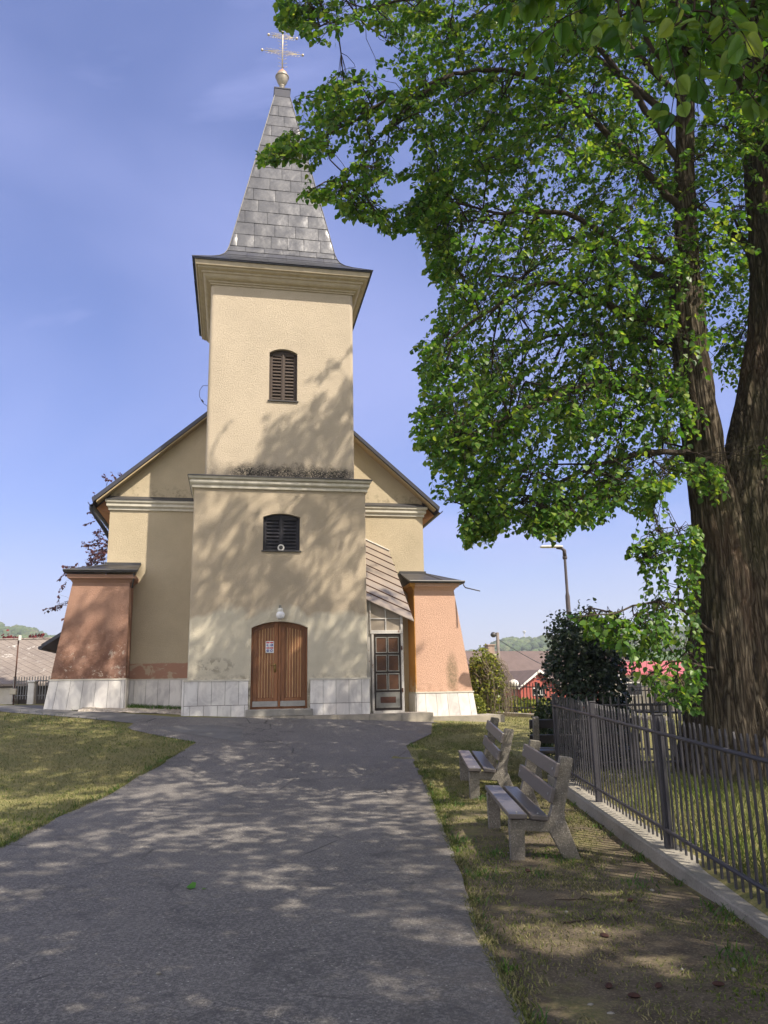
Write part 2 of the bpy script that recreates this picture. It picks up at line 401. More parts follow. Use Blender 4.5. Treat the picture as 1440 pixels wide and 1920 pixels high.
m_bench = wood('bench_slat_varnish', (.130, .115, .110), (.075, .066, .066), (2, 22, 22), .38, .25, .5)
m_benchold = wood('bench_slat_dark', (.03, .027, .03), (.02, .018, .02), (2, 22, 22), .35, .2, .5)
m_bolt = M('zinc_bolt', (.5, .5, .5), rough=.4, metal=.8)
m_fence = M('fence_paint', (.046, .044, .052), (.032, .030, .037), 8, .5, .25, 60, spec=.45)
m_fencelight = M('fence_paint_grey', (.20, .20, .20), (.14, .14, .14), 6, .6)
def bark():
    m, t, b, o = new_mat('linden_bark'); k = K(t); v = k.coord((1, 1, .085)); v2 = k.coord((1, 1, .45)); v3 = k.coord((1, 1, .22))
    wv = k.n('ShaderNodeVectorMath', operation='ADD'); nz_ = k.n('ShaderNodeTexNoise'); k.l(v, nz_.inputs['Vector']); nz_.inputs['Scale'].default_value = 5; nz_.inputs['Detail'].default_value = 4
    sc_ = k.n('ShaderNodeVectorMath', operation='SCALE'); k.l(nz_.outputs['Color'], sc_.inputs[0]); sc_.inputs['Scale'].default_value = .22; k.l(v, wv.inputs[0]); k.l(sc_.outputs[0], wv.inputs[1])
    e = k.rng(k.vor(wv.outputs[0], 19, 'DISTANCE_TO_EDGE'), 0, .30); f = k.noise(v3, 24, 9, .74, .8)
    h = k.math('ADD', k.math('MULTIPLY', e, .42), k.math('MULTIPLY', f, .72))
    c = k.ramp(h, [(.22, (.014, .011, .008)), (.5, (.064, .05, .037)), (.8, (.15, .124, .094)), (1, (.22, .19, .15))])
    c = k.mix(k.rng(k.noise(v2, 1.1, 6, .65), .50, .70, 0, .6), c, (.055, .058, .026))
    c = k.mix(k.rng(k.noise(v2, .8, 5, .6, .4), .56, .70, 0, .5), c, (.115, .065, .046))
    t.links.new(c, b.inputs['Base Color']); b.inputs['Roughness'].default_value = .95; b.inputs['Specular IOR Level'].default_value = .1
    n_ = k.bump(h, 1, .05); n_ = k.bump(k.noise(k.coord((1, 1, .5)), 60, 4, .65), .5, .01, n_)
    t.links.new(n_, b.inputs['Normal']); return m
m_bark = bark(); m_limb = M('limb_bark', (.075, .058, .044), (.035, .027, .021), 14, .95, .8, 40, stretch=(1, 1, .4), bdist=.02); m_twig = M('twig_bark', (.045, .033, .024), (.03, .022, .017), 5, .9)
def leaf(name, stops, tstops, trans=.42, rough=.42):
    m, t, b, o = new_mat(name); k = K(t)
    r = k.island(); c = k.ramp(r, stops); tcol = k.ramp(r, tstops)
    t.links.new(c, b.inputs['Base Color']); b.inputs['Roughness'].default_value = rough; b.inputs['Specular IOR Level'].default_value = .35
    tr = k.n('ShaderNodeBsdfTranslucent'); k.l(tcol, tr.inputs[0])
    ms = k.n('ShaderNodeMixShader'); ms.inputs[0].default_value = trans
    k.l(b.outputs[0], ms.inputs[1]); k.l(tr.outputs[0], ms.inputs[2]); k.l(ms.outputs[0], o.inputs[0]); return m
m_leaf = leaf('linden_leaf', [(0, (.032, .085, .020)), (.45, (.065, .145, .026)), (.9, (.13, .22, .036)), (1, (.25, .31, .07))],
              [(0, (.07, .21, .012)), (.5, (.16, .34, .020)), (.85, (.30, .44, .03)), (1, (.46, .54, .05))])
m_purple = leaf('purple_leaf', [(0, (.03, .016, .018)), (1, (.11, .04, .04))], [(0, (.06, .018, .015)), (1, (.2, .05, .04))], .3)
m_ivy = leaf('ivy_leaf', [(0, (.020, .034, .022)), (.7, (.040, .062, .034)), (1, (.085, .105, .055))], [(0, (.01, .03, .008)), (1, (.05, .09, .02))], .2, .35)
m_hedge = leaf('hedge_leaf', [(0, (.08, .105, .02)), (.6, (.19, .21, .035)), (1, (.36, .35, .07))], [(0, (.08, .12, .01)), (1, (.3, .34, .04))], .35)
m_box = leaf('boxwood_leaf', [(0, (.018, .034, .012)), (1, (.06, .085, .025))], [(0, (.03, .06, .01)), (1, (.1, .14, .02))], .25)
m_redleaf = leaf('red_shrub_leaf', [(0, (.09, .012, .015)), (1, (.22, .03, .035))], [(0, (.15, .02, .02)), (1, (.3, .04, .04))], .3)
def grassm():
    m, t, b, o = new_mat('grass_blades'); k = K(t); v = k.coord()
    r = k.island(); c = k.ramp(r, [(0, (.075, .085, .028)), (.35, (.135, .14, .05)), (.7, (.22, .20, .095)), (1, (.34, .29, .17))])
    c2 = k.ramp(r, [(0, (.05, .09, .012)), (.6, (.10, .15, .02)), (1, (.19, .22, .045))])
    c = k.mix(k.rng(k.noise(v, .7, 4, .6), .42, .66), c, c2)
    t.links.new(c, b.inputs['Base Color']); b.inputs['Roughness'].default_value = .7; b.inputs['Specular IOR Level'].default_value = .15
    tr = k.n('ShaderNodeBsdfTranslucent'); k.l(c, tr.inputs[0]); ms = k.n('ShaderNodeMixShader'); ms.inputs[0].default_value = .25
    k.l(b.outputs[0], ms.inputs[1]); k.l(tr.outputs[0], ms.inputs[2]); k.l(ms.outputs[0], o.inputs[0]); return m
m_grass = grassm()
m_tuft = leaf('tuft_blades', [(0, (.03, .075, .01)), (1, (.08, .16, .025))], [(0, (.05, .12, .01)), (1, (.12, .22, .02))], .3)

# ------------------------------------------------------------------ ground, path, pavements
def ground_mat():
    m, t, b, o = new_mat('lawn_ground'); k = K(t); v = k.coord(); xyz = k.sep(v)
    soil = k.mix(k.rng(k.noise(v, 5, 7, .65), .35, .65), (.130, .106, .077), (.076, .061, .046))
    soil = k.mix(k.rng(k.noise(v, 60, 4, .7), .5, .7, 0, .7), soil, (.27, .22, .15))
    gr = k.mix(k.rng(k.noise(v, 1.3, 6, .62), .38, .66), (.17, .16, .068), (.105, .118, .042))
    gr = k.mix(k.rng(k.noise(v, 26, 5, .7), .42, .68), gr, (.25, .205, .095))
    bare = k.math('MULTIPLY', k.math('MULTIPLY', k.rng(xyz[0], .2, .6, 0, 1), k.rng(xyz[0], 2.35, 2.5, 1, 0)), k.rng(xyz[1], 8, 15, 1, .1))
    fac = k.math('ADD', k.math('MULTIPLY', bare, .58), k.rng(k.noise(v, 1.7, 6, .66), .3, .75, -.2, .5))
    c = k.mix(k.rng(fac, .32, .62), gr, soil)
    far = k.rng(xyz[1], 60, 130)
    hill = k.mix(k.rng(k.noise(v, .02, 8, .68), .38, .66), (.10, .15, .045), (.045, .08, .028))
    c = k.mix(far, c, hill)
    t.links.new(c, b.inputs['Base Color']); b.inputs['Roughness'].default_value = .95; b.inputs['Specular IOR Level'].default_value = .1
    n_ = k.bump(k.noise(v, 28, 6, .7), .7, .03); t.links.new(n_, b.inputs['Normal']); return m
m_ground = ground_mat()
def spaced(lo, hi, segs):
    out_ = [lo]
    for lim, st in segs:
        while out_[-1] < lim - 1e-6: out_.append(min(out_[-1] + st, lim))
    return np.array(out_)
xs = spaced(-1500, 1500, [(-200, 50), (-40, 10), (-14, 1.2), (2.2, .3), (2.7, .06), (8, .4), (40, 2), (200, 10), (1500, 50)])
ys = spaced(-40, 2600, [(-6, 3), (3, .5), (22, .25), (34, .8), (80, 4), (300, 20), (1000, 40), (2600, 100)])
X, Y = np.meshgrid(xs, ys)
Z = G(X, Y)
def hills(x, y):
    r = np.hypot(x, y)
    a = np.degrees(np.arctan2(x, y))
    right = 37*np.exp(-((a-16)/15)**2) + 24*np.exp(-((a-42)/16)**2)
    left = 48*np.exp(-((a+34)/13)**2) + 18*np.exp(-((a+20)/8)**2)
    h = .72*(right + left + 5 + 2.0*np.sin(a*.9) + 1.0*np.sin(a*2.3+1))*sstep(150, 480, r)
    return h
Z = Z + hills(X, Y)
near = (Y < 26) & (np.abs(X) < 14)
bumpz = np.array([mnoise.noise(Vector((a*.9, b*.9, 0)))*.022 + mnoise.noise(Vector((a*3, b*3, 5)))*.009 for a, b in zip(X.ravel(), Y.ravel())]).reshape(X.shape)
onpath = ((X > -4.6) & (X < .75) & (Y < 15)) | ((X > -20) & (X < 2) & (Y > 16.2) & (Y < 27))
Z = np.where(near, Z + np.where(onpath & (Y < 16.2), -.015, np.where(onpath, 0, bumpz)), Z)
nx, ny = len(xs), len(ys)
ii = np.arange(nx-1)[None, :] + nx*np.arange(ny-1)[:, None]
quads = np.stack([ii, ii+1, ii+1+nx, ii+nx], -1).reshape(-1, 4)
struct(np_mesh('ground', np.stack([X, Y, Z], -1).reshape(-1, 3), quads, m_ground, None, True), 'dry mown lawn ground round the church running out to the hills', 'ground')

def asphalt():
    m, t, b, o = new_mat('asphalt'); k = K(t); v = k.coord()
    c = k.mix(k.rng(k.noise(v, .9, 7, .62), .35, .68), (.140, .129, .122), (.090, .084, .082))
    c = k.mix(k.rng(k.noise(v, 42, 4, .75), .46, .60, 0, .75), c, (.27, .25, .225))
    c = k.mix(k.rng(k.noise(v, 85, 3, .75), .54, .62, 0, .8), c, (.045, .042, .043))
    sp = k.vor(v, 34); pick = k.rng(k.sep(k.vor(v, 34, out='Color'))[0], .88, .90)
    c = k.mix(k.math('MULTIPLY', k.rng(sp, .12, .26, 1, 0), pick), c, (.42, .40, .36))
    # worn joints and darker damp patches
    c = k.mix(k.rng(k.noise(v, 1.9, 7, .72, .7), .54, .66, 0, .6), c, (.06, .057, .058))
    cracks = k.vor(k.coord((.55, .8, 1)), 1.1, 'DISTANCE_TO_EDGE')
    c = k.mix(k.math('MULTIPLY', k.rng(cracks, 0.003, .012, 1, 0), k.rng(k.noise(v, .8, 3, .5), .55, .62, 0, .8)), c, (.04, .038, .037))
    # sandy dirt washed along the right edge
    xyz = k.sep(v)
    e = k.math('MULTIPLY', k.rng(xyz[0], -.2, .7, 0, 1), k.rng(k.noise(v, 4, 6, .7), .4, .66, 0, .75))
    c = k.mix(e, c, (.15, .125, .10))
    t.links.new(c, b.inputs['Base Color']); b.inputs['Roughness'].default_value = .82; b.inputs['Specular IOR Level'].default_value = .3
    n_ = k.bump(k.noise(v, 90, 4, .7), .6, .012); n_ = k.bump(k.noise(v, 1.4, 4, .6), .2, .05, n_)
    t.links.new(n_, b.inputs['Normal']); return m
m_asph = asphalt()
CH = np.array([-2.621, 19.4]); YAW = rad(10.98)
Uv = np.array([math.cos(YAW), math.sin(YAW)]); Vv = np.array([-math.sin(YAW), math.cos(YAW)])
def cw(u, v): return CH + Uv*u + Vv*v       # church plan -> world plan
def interp(pts, t):
    a = np.array(sorted(pts)); return np.interp(t, a[:, 0], a[:, 1])
Lpx = [(0, 1592), (55, 1562), (100, 1538), (160, 1510), (210, 1490), (262, 1455), (300, 1435), (345, 1408), (370, 1393)]
Rpx = [(985, 1920), (938, 1830), (895, 1740), (868, 1655), (850, 1600), (826, 1540), (798, 1470), (776, 1425), (761, 1400), (764, 1385), (808, 1377)]
Lw = [gp(*p) for p in Lpx]; Rw = [gp(*p) for p in Rpx]
fl = cw(-2.9, -.33); fr = cw(4.0, -.33)
Ledge = [(-8, -3.4), (3, -3.5)] + [(p[1], p[0]) for p in Lw]
tipL = Lw[-1]
Ledge += [(tipL[1]+.45, tipL[0]-.75), (tipL[1]+1.0, tipL[0]-1.6), (17.4, -5.6), (20, -5.8)]
Redge = [(-8, .62), (3, .62)] + [(p[1], p[0]) for p in Rw[:9]]
ycorner = Rw[8][1]
Redge += [(Rw[10][1], Rw[10][0]), (Rw[10][1]+1.2, Rw[10][0]+.1), (20, 1.4)]
yy = np.arange(-8, 19.6, .12); yy2 = []
NC = 30; verts = []; 
def front_y(x):      # front line of the church pavement
    return CH[1] + (x - CH[0])*math.tan(YAW) - .36/math.cos(YAW)
for y in yy:
    xl = interp(Ledge, y) + .018*mnoise.noise(Vector((y*2.1, 0, 0))) + .016*mnoise.noise(Vector((y*7, 3, 0)))
    xr = interp(Redge, y) + .018*mnoise.noise(Vector((y*2.0, 9, 0))) + .016*mnoise.noise(Vector((y*6, 5, 0)))
    for i in range(NC+1):
        x = xl + (xr-xl)*i/NC; yq = min(y, front_y(x) + .03)
        verts.append((x, yq, gz(x, yq) + .012 + .012*mnoise.noise(Vector((x*.5, yq*.5, 7)))))
ii = np.arange(NC)[None, :] + (NC+1)*np.arange(len(yy)-1)[:, None]
struct(np_mesh('path', verts, np.stack([ii, ii+1, ii+NC+2, ii+NC+1], -1).reshape(-1, 4), m_asph, None, True), 'worn grey asphalt path leading up to the church door', 'path')
# footpath running off to the left past the old buttress
fpA = [(-3.3, 18.85), (-5.0, 18.75), (-6.3, 19.0), (-7.5, 19.35), (-8.4, 20.3), (-9.6, 22.2), (-12.8, 24.4), (-20, 27.4)]
fpB = [(-3.0, 16.3), (-4.49, 17.13), (-5.65, 17.91), (-6.99, 18.29), (-8.2, 18.52), (-10.2, 18.95), (-14.2, 20.3), (-20, 22.6)]
mb = MB(); A = []; B = []
for seq, o_ in ((fpA, A), (fpB, B)):
    for i in range(len(seq)-1):
        for j in range(10): o_.append(np.array(seq[i]) + (np.array(seq[i+1]) - np.array(seq[i]))*j/10)
    o_.append(np.array(seq[-1]))
NX = 12
for a, b_ in zip(A, B):
    b_ = b_ + rng.normal(0, .012, 2)
    for j in range(NX+1): q = a + (b_-a)*j/NX; mb.v.append((q[0], q[1], gz(*q) + .012))
for i in range(len(A)-1):
    for j in range(NX): mb.f.append((i*(NX+1)+j, i*(NX+1)+j+1, (i+1)*(NX+1)+j+1, (i+1)*(NX+1)+j)); mb.mi.append(0)
m_foot = M('footpath_asphalt', (.16, .155, .15), (.11, .105, .10), 3, .9, .4, 60)
struct(mb.build('footpath', m_foot, None, True), 'narrow asphalt footpath running left past the weathered buttress', 'path')
# concrete pavement strip along the front
mb = MB()
segs = np.linspace(-2.6, 3.75, 9)
for a, b_ in zip(segs[:-1], segs[1:]):
    p = [cw(a+.004, -.33), cw(b_-.004, -.33), cw(b_-.004, .6), cw(a+.004, .6)]
    zt = 1.0 + rnd.uniform(-.006, .006)
    mb.hexa([(q[0], q[1], .6) for q in p], [(q[0], q[1], zt) for q in p])
struct(mb.build('pavement', m_concwarm), 'low concrete strip along the foot of the tower', 'pavement')
mb = MB()
p = [cw(3.55, .85), cw(5.95, .75), cw(5.95, 3.4), cw(3.55, 3.4)]
mb.hexa([(q[0], q[1], .3) for q in p], [(q[0], q[1], .86) for q in p])
struct(mb.build('footing', m_concwarm), 'concrete footing slab under the salmon buttress', 'pavement')
# gravel bed between the weathered buttress and the tower
mb = MB(); nU, nV = 26, 12
gu = np.linspace(-4.7, -2.25, nU); gv = np.linspace(.5, 2.1, nV); 
for j in range(nV):
    for i in range(nU):
        q = cw(gu[i], gv[j]); zz = gz(q[0], q[1]) + (.012 if j == 0 else .05) + .08*max(0, (gv[j]-.5)/1.6) + .02*mnoise.noise(Vector((gu[i]*5, gv[j]*5, 0)))
        mb.v.append((q[0], q[1], zz))
for j in range(nV-1):
    for i in range(nU-1): mb.f.append((j*nU+i, j*nU+i+1, (j+1)*nU+i+1, (j+1)*nU+i)); mb.mi.append(0)
def gravelm():
    m, t, b, o = new_mat('gravel'); k = K(t); v = k.coord()
    c = k.ramp(k.vor(v, 26, out='Color'), [(0, (.26, .23, .19)), (.5, (.46, .40, .34)), (1, (.64, .58, .52))])
    c = k.mix(k.rng(k.noise(v, 2.5, 5, .6), .45, .7, 0, .7), c, (.14, .12, .09))
    t.links.new(c, b.inputs['Base Color']); b.inputs['Roughness'].default_value = .95
    t.links.new(k.bump(k.vor(v, 26), 1, .04), b.inputs['Normal']); return m
tag(mb.build('gravel', gravelm(), None, True), 'pale gravel bed between weathered buttress and tower', 'gravel', kind='stuff')

# ------------------------------------------------------------------ the church
ZB = 1.0
church = empty('church', 'cream village church with square bell tower, grey spire and salmon buttresses', 'church', (CH[0], CH[1], ZB), YAW)
OFF = (0, 0, -ZB)
def part(name, mb, mats, parent=church, smooth=False, angle=None): return mb.build(name, mats, parent, smooth, OFF, angle)
def arch_z(o, u):
    c = (o['u0'] + o['u1'])/2; h = (o['u1'] - o['u0'])/2; r = o['rise']
    R_ = (h*h + r*r)/(2*r); return o['zs'] + math.sqrt(max(R_*R_ - (u-c)**2, 0)) - (R_ - r)
def facade(mb, u0, u1, z0, z1, v, ops, nseg=14):
    cuts = {u0, u1}
    for o in ops:
        for i in range(nseg+1): cuts.add(o['u0'] + (o['u1']-o['u0'])*i/nseg)
    cuts = sorted(cuts)
    for a, b in zip(cuts[:-1], cuts[1:]):
        m_ = (a+b)/2; lo = [(z0, z0)]; 
        for o in sorted([o for o in ops if o['u0'] < m_ < o['u1']], key=lambda o: o['z0']):
            l0 = lo[-1]; mb.quad((a, v, l0[0]), (b, v, l0[1]), (b, v, o['z0']), (a, v, o['z0']))
            lo.append((arch_z(o, a), arch_z(o, b)))
        mb.quad((a, v, lo[-1][0]), (b, v, lo[-1][1]), (b, v, z1), (a, v, z1))
    for o in ops:
        d = o['d']
        P = [(o['u0'], o['z0'])] + [(o['u0'] + (o['u1']-o['u0'])*i/nseg,) for i in range(nseg+1)] + [(o['u1'], o['z0'])]
        P = [(p[0], p[1] if len(p) > 1 else arch_z(o, p[0])) for p in P]
        for p, q in zip(P, P[1:] + P[:1]): mb.quad((p[0], v, p[1]), (q[0], v, q[1]), (q[0], v+d, q[1]), (p[0], v+d, p[1]))
def shell(mb, hw, v0, v1, z0, z1, ops, r=.07):
    """tower storey with softly rounded corners"""
    facade(mb, -hw+r, hw-r, z0, z1, v0, ops)
    n = 5
    arc = [(hw-r + r*math.sin(math.pi/2*i/n), v0 + r - r*math.cos(math.pi/2*i/n)) for i in range(n+1)]
    arc2 = [(u, v1 - (v - v0)) for u, v in arc][::-1]
    path_ = arc + arc2 + [(-u, v) for u, v in arc2[::-1]] + [(-u, v) for u, v in arc[::-1]]
    for (a, b), (c, d) in zip(path_[:-1], path_[1:]): mb.quad((a, b, z0), (c, d, z0), (c, d, z1), (a, b, z1))
DOOR = dict(u0=-.69, u1=.69, z0=1.16, zs=3.11, rise=.15, d=.26)
WIN1 = dict(u0=-.45, u1=.48, z0=5.03, zs=5.90, rise=.09, d=.2)
WIN2 = dict(u0=-.345, u1=.405, z0=9.13, zs=10.50, rise=.12, d=.2)
mb = MB(); shell(mb, 2.18, 0, 4.4, .6, 6.66, [DOOR, WIN1], .04); part('tower_base', mb, m_tower, smooth=True, angle=25)
mb = MB(); shell(mb, 1.94, .25, 4.15, 6.6, 12.6, [WIN2], .10); part('tower_shaft', mb, m_shaft, smooth=True, angle=25)
# string course with weathered moulding and sheet metal on top
mb = MB(); sc_prof = [(0, 6.60), (.05, 6.61), (.055, 6.655), (.035, 6.67), (.04, 6.69), (.085, 6.71), (.105, 6.75), (.10, 6.79), (.075, 6.80), (.08, 6.82), (.13, 6.835), (.145, 6.87), (.145, 6.895), (0, 6.90)]
mb.rings(-2.18, 2.18, 0, 4.4, sc_prof); stc = part('string_course', mb, m_cornice, smooth=True, angle=40)
mb = MB(); mb.rings(-2.18, 2.18, 0, 4.4, [(.15, 6.893), (.165, 6.888), (.165, 6.915), (.05, 6.955), (-.235, 7.01)]); part('flashing', mb, m_darkmetal, stc)
# main cornice
mb = MB(); prof = [(0, 12.36), (.03, 12.37), (.035, 12.41), (.07, 12.42), (.075, 12.46), (.11, 12.475), (.16, 12.50), (.20, 12.545), (.215, 12.59), (.25, 12.60), (.26, 12.65), (.31, 12.665), (.345, 12.69), (.35, 12.725), (.40, 12.735), (.415, 12.78), (.43, 12.86), (0, 12.87)]
mb.rings(-1.94, 1.94, .25, 4.15, prof); tcn = part('tower_cornice', mb, m_topcorn, smooth=True, angle=35)
mb = MB(); mb.rings(-1.94, 1.94, .25, 4.15, [(.40, 12.862), (.462, 12.862), (.468, 12.90), (.40, 12.905)]); part('eaves_board', mb, m_navy, tcn)
# spire: separate dented sheets on a dark core
mb = MB(); cu, cv = 0.0, 2.2
flare = [(2.43, 12.90), (2.17, 13.07), (1.93, 13.23), (1.74, 13.38), (1.62, 13.52), (1.54, 13.68), (1.48, 13.88)]
nrow = 14
rows = flare + [(1.48 + (.235-1.48)*i/nrow, 13.88 + (20.05-13.88)*i/nrow) for i in range(1, nrow+1)]
mb.cur = 1; mb.rings(cu, cu, cv, cv, [(h-.025, z-.02) for h, z in rows], True, True); mb.cur = 0
def pt(side, h, s, z, out_=0):
    u, v = [(s, -h-out_), (h+out_, s), (-s, h+out_), (-h-out_, -s)][side]; return (cu+u, cv+v, z)
def sheet(side, h0, z0, h1, z1, a0, a1, nu=4, nv=4):
    """a0,a1 in metres along the lower edge, kept inside the face"""
    jig = rnd.uniform(-.002, .002); ph = rnd.random()*9; o = len(mb.v); tl = rnd.uniform(-.003, .003)
    for j in range(nv+1):
        t = j/nv; h = h0 + (h1-h0)*t; z = z0 + (z1-z0)*t
        for i in range(nu+1):
            s_ = a0 + (a1-a0)*i/nu; s_ = max(-h, min(h, s_))
            e = (i in (0, nu)) or (j in (0, nv))
            d = .004 + (.010*(1-t)) + jig + tl*(i/nu-.5)*2 + (0 if e else .020*mnoise.noise(Vector((s_*4+ph, z*4, ph))) + .004)
            mb.v.append(pt(side, h, s_, z, d))
    for j in range(nv):
        for i in range(nu):
            q = (o+j*(nu+1)+i, o+j*(nu+1)+i+1, o+(j+1)*(nu+1)+i+1, o+(j+1)*(nu+1)+i)
            if len({tuple(round(c, 4) for c in mb.v[x]) for x in q}) >= 3: mb.f.append(q); mb.mi.append(0)
for side in range(4):
    groups = [(0, 3), (3, 5), (5, 6)] + [(k_, k_+1) for k_ in range(6, len(rows)-1)]
    for gi, (k0, k1) in enumerate(groups):
        if k1 - k0 == 1:
            (h0, z0), (h1, z1) = rows[k0], rows[k1]; wid = .62 if gi > 3 else .5
            st = -h0 - (wid*.5 if gi % 2 else 0) - rnd.uniform(0, .1); a = st
            while a < h0:
                b_ = a + wid*rnd.uniform(.93, 1.07); x0, x1 = max(a, -h0), min(b_, h0)
                if x1 - x0 > .04: sheet(side, h0, z0 + .006, h1, z1 - .0, x0+.005, x1-.005)
                a = b_
        else:
            a = -rows[k0][0] - rnd.uniform(0, .6)
            while a < rows[k0][0]:
                b_ = a + rnd.uniform(.95, 1.1); x0, x1 = max(a, -rows[k0][0]), min(b_, rows[k0][0])
                if x1 - x0 > .04:
                    for kk in range(k0, k1): sheet(side, rows[kk][0], rows[kk][1], rows[kk+1][0], rows[kk+1][1], x0+.004, x1-.004, 3, 2)
                a = b_
spire = part('spire', mb, [m_spire, m_darkmetal], smooth=True, angle=50)
mb = MB(); mb.rings(cu, cu, cv, cv, [(.21, 20.02), (.25, 20.04), (.25, 20.33), (.265, 20.33), (.265, 20.37), (.05, 20.42)], True, True); part('spire_cap', mb, m_navy, spire)
mb = MB(); hip = []
for sx, sy in ((-1, -1), (1, -1), (1, 1), (-1, 1)): mb.tube([(cu + sx*(h+.012), cv + sy*(h+.012), z+.006) for h, z in rows], .014, 5)
part('hip_flashing', mb, m_darkmetal, spire)
def finialm():
    m, t, b, o = new_mat('weathered_gilt'); k = K(t); v = k.coord()
    c = k.mix(k.rng(k.noise(v, 5, 5, .6), .4, .65), (.33, .295, .24), (.22, .195, .16)); c = k.mix(k.rng(k.sep(v)[2], 19.98, 20.2), c, (.42, .2, .11))
    t.links.new(c, b.inputs['Base Color']); b.inputs['Metallic'].default_value = .3; b.inputs['Roughness'].default_value = .5; return m
mb = MB(); mb.lathe((cu, cv, 0), [(0.100, 20.40), (0.092, 20.44), (0.065, 20.50), (0.062, 20.56), (0.077, 20.60), (0.089, 20.63), (0.077, 20.66), (0.108, 20.70), (0.154, 20.78), (0.189, 20.88), (0.200, 20.955), (0.219, 20.965), (0.223, 20.985), (0.219, 21.0), (0.193, 21.01), (0.181, 21.06), (0.146, 21.14), (0.092, 21.21), (0.039, 21.26), (0.023, 21.30)], 28)
part('finial_ball', mb, finialm(), smooth=True, angle=40)
# wrought cross with two arms
m_cross = M('cross_metal', (.50, .44, .34), (.34, .29, .23), 6, .5, metal=.4)
mb = MB()
mb.tube([(cu, cv, 21.25), (cu, cv, 23.25)], .026, 6)
for zc, hw in ((21.93, .66), (22.55, .46)):
    for dz, w in ((-.045, .72), (0, 1), (.045, .72)):
        mb.tube([(cu-hw*w, cv, zc+dz*.25), (cu-hw*.3, cv, zc+dz), (cu, cv, zc+dz*1.5), (cu+hw*.3, cv, zc+dz), (cu+hw*w, cv, zc+dz*.25)], .010, 5)
    for sx in (-1, 1):
        mb.lathe((cu + sx*hw, cv, zc-.04), [(.01, -.01), (.038, .015), (.045, .04), (.038, .065), (.01, .09)], 10)
        for q in range(4):
            xq = sx*hw*(.25 + .17*q)
            for sz in (-1, 1): mb.tube([(cu+xq-.05, cv, zc+sz*.055), (cu+xq-.02, cv, zc+sz*.095), (cu+xq+.02, cv, zc+sz*.095), (cu+xq+.05, cv, zc+sz*.05)], .007, 4)
mb.lathe((cu, cv, 23.20), [(.01, -.01), (.045, .02), (.05, .05), (.03, .09), (.01, .1)], 10)
for zc in (21.36, 21.50, 21.66, 21.78, 22.08, 22.2, 22.32, 22.44, 22.68, 22.8, 22.94):
    for sx in (-1, 1):
        w = .10 + .05*rnd.random()
        mb.tube([(cu + sx*.02, cv, zc), (cu + sx*w*.6, cv, zc+.015), (cu + sx*w, cv, zc+.05), (cu + sx*w*1.1, cv, zc+.02)], .008, 4)
part('cross', mb, m_cross, smooth=True)

# plinth tiles
def tiles(mb, u0, u1, rows_, v, side=None, edge=None, w=.31, capv=.03):
    """marble slabs on plane v; edge(z)->(ul,ur) gives battered ends"""
    for ri, (za, zb, off_) in enumerate(rows_):
        a = u0 - off_
        while a < u1 - .01:
            b_ = min(a + w, u1); x0 = max(a, u0)
            if b_ - x0 > .05:
                g = .004
                def X_(u, z):
                    if edge is None: return u
                    l, r_ = edge(z); t = (u-u0)/(u1-u0); return l + (r_-l)*t
                c0 = [(X_(x0+g, za), za), (X_(b_-g, za), za), (X_(b_-g, zb-.006), zb-.006), (X_(x0+g, zb-.006), zb-.006)]
                mb.prism(c0, v - .02 - rnd.uniform(0, .003), v)
            a = b_
def plinth(parent, u0, u1, z0, z1, v0, v1, rows_, edge=None, gap=None, w=.31, sides=True):
    mb = MB(); mb.cur = 1
    spans = [(u0, u1)] if gap is None else [(u0, gap[0]), (gap[1], u1)]
    for a, b in spans:
        e = edge if (gap is None) else None
        if e:
            l0, r0 = e(z0); l1, r1 = e(z1)
            mb.hexa([(l0+.003, v0+.003, z0), (r0-.003, v0+.003, z0), (r0-.003, v1, z0), (l0+.003, v1, z0)], [(l1+.003, v0+.003, z1-.006), (r1-.003, v0+.003, z1-.006), (r1-.003, v1, z1-.006), (l1+.003, v1, z1-.006)])
        else: mb.box(a, b, v0+.003, v1, z0, z1-.006)
    mb.cur = 0
    for a, b in spans: tiles(mb, a, b, rows_, v0, edge=edge if gap is None else None, w=w)
    mb.cur = 2
    for a, b in spans:
        l1, r1 = (edge(z1) if edge and gap is None else (a, b))
        mb.box(l1-.02, r1+.02, v0-.035, v1, z1-.005, z1+.03)
    return part('plinth', mb, [m_marble, m_grout, m_cornice], parent)
for pa, pb, of in ((-2.24, -.74, .17), (.745, 2.22, 0)): plinth(church, pa, pb, .8, 1.84, -.03, .5, [(.98, 1.27, of), (1.275, 1.84, .0)], w=.318)
mb = MB()      # side faces of the tower plinth
mb.box(-2.29, -2.245, -.03, 1.0, .9, 1.27); mb.box(-2.292, -2.244, -.03, 1.0, 1.276, 1.835); part('plinth_return', mb, m_marble)

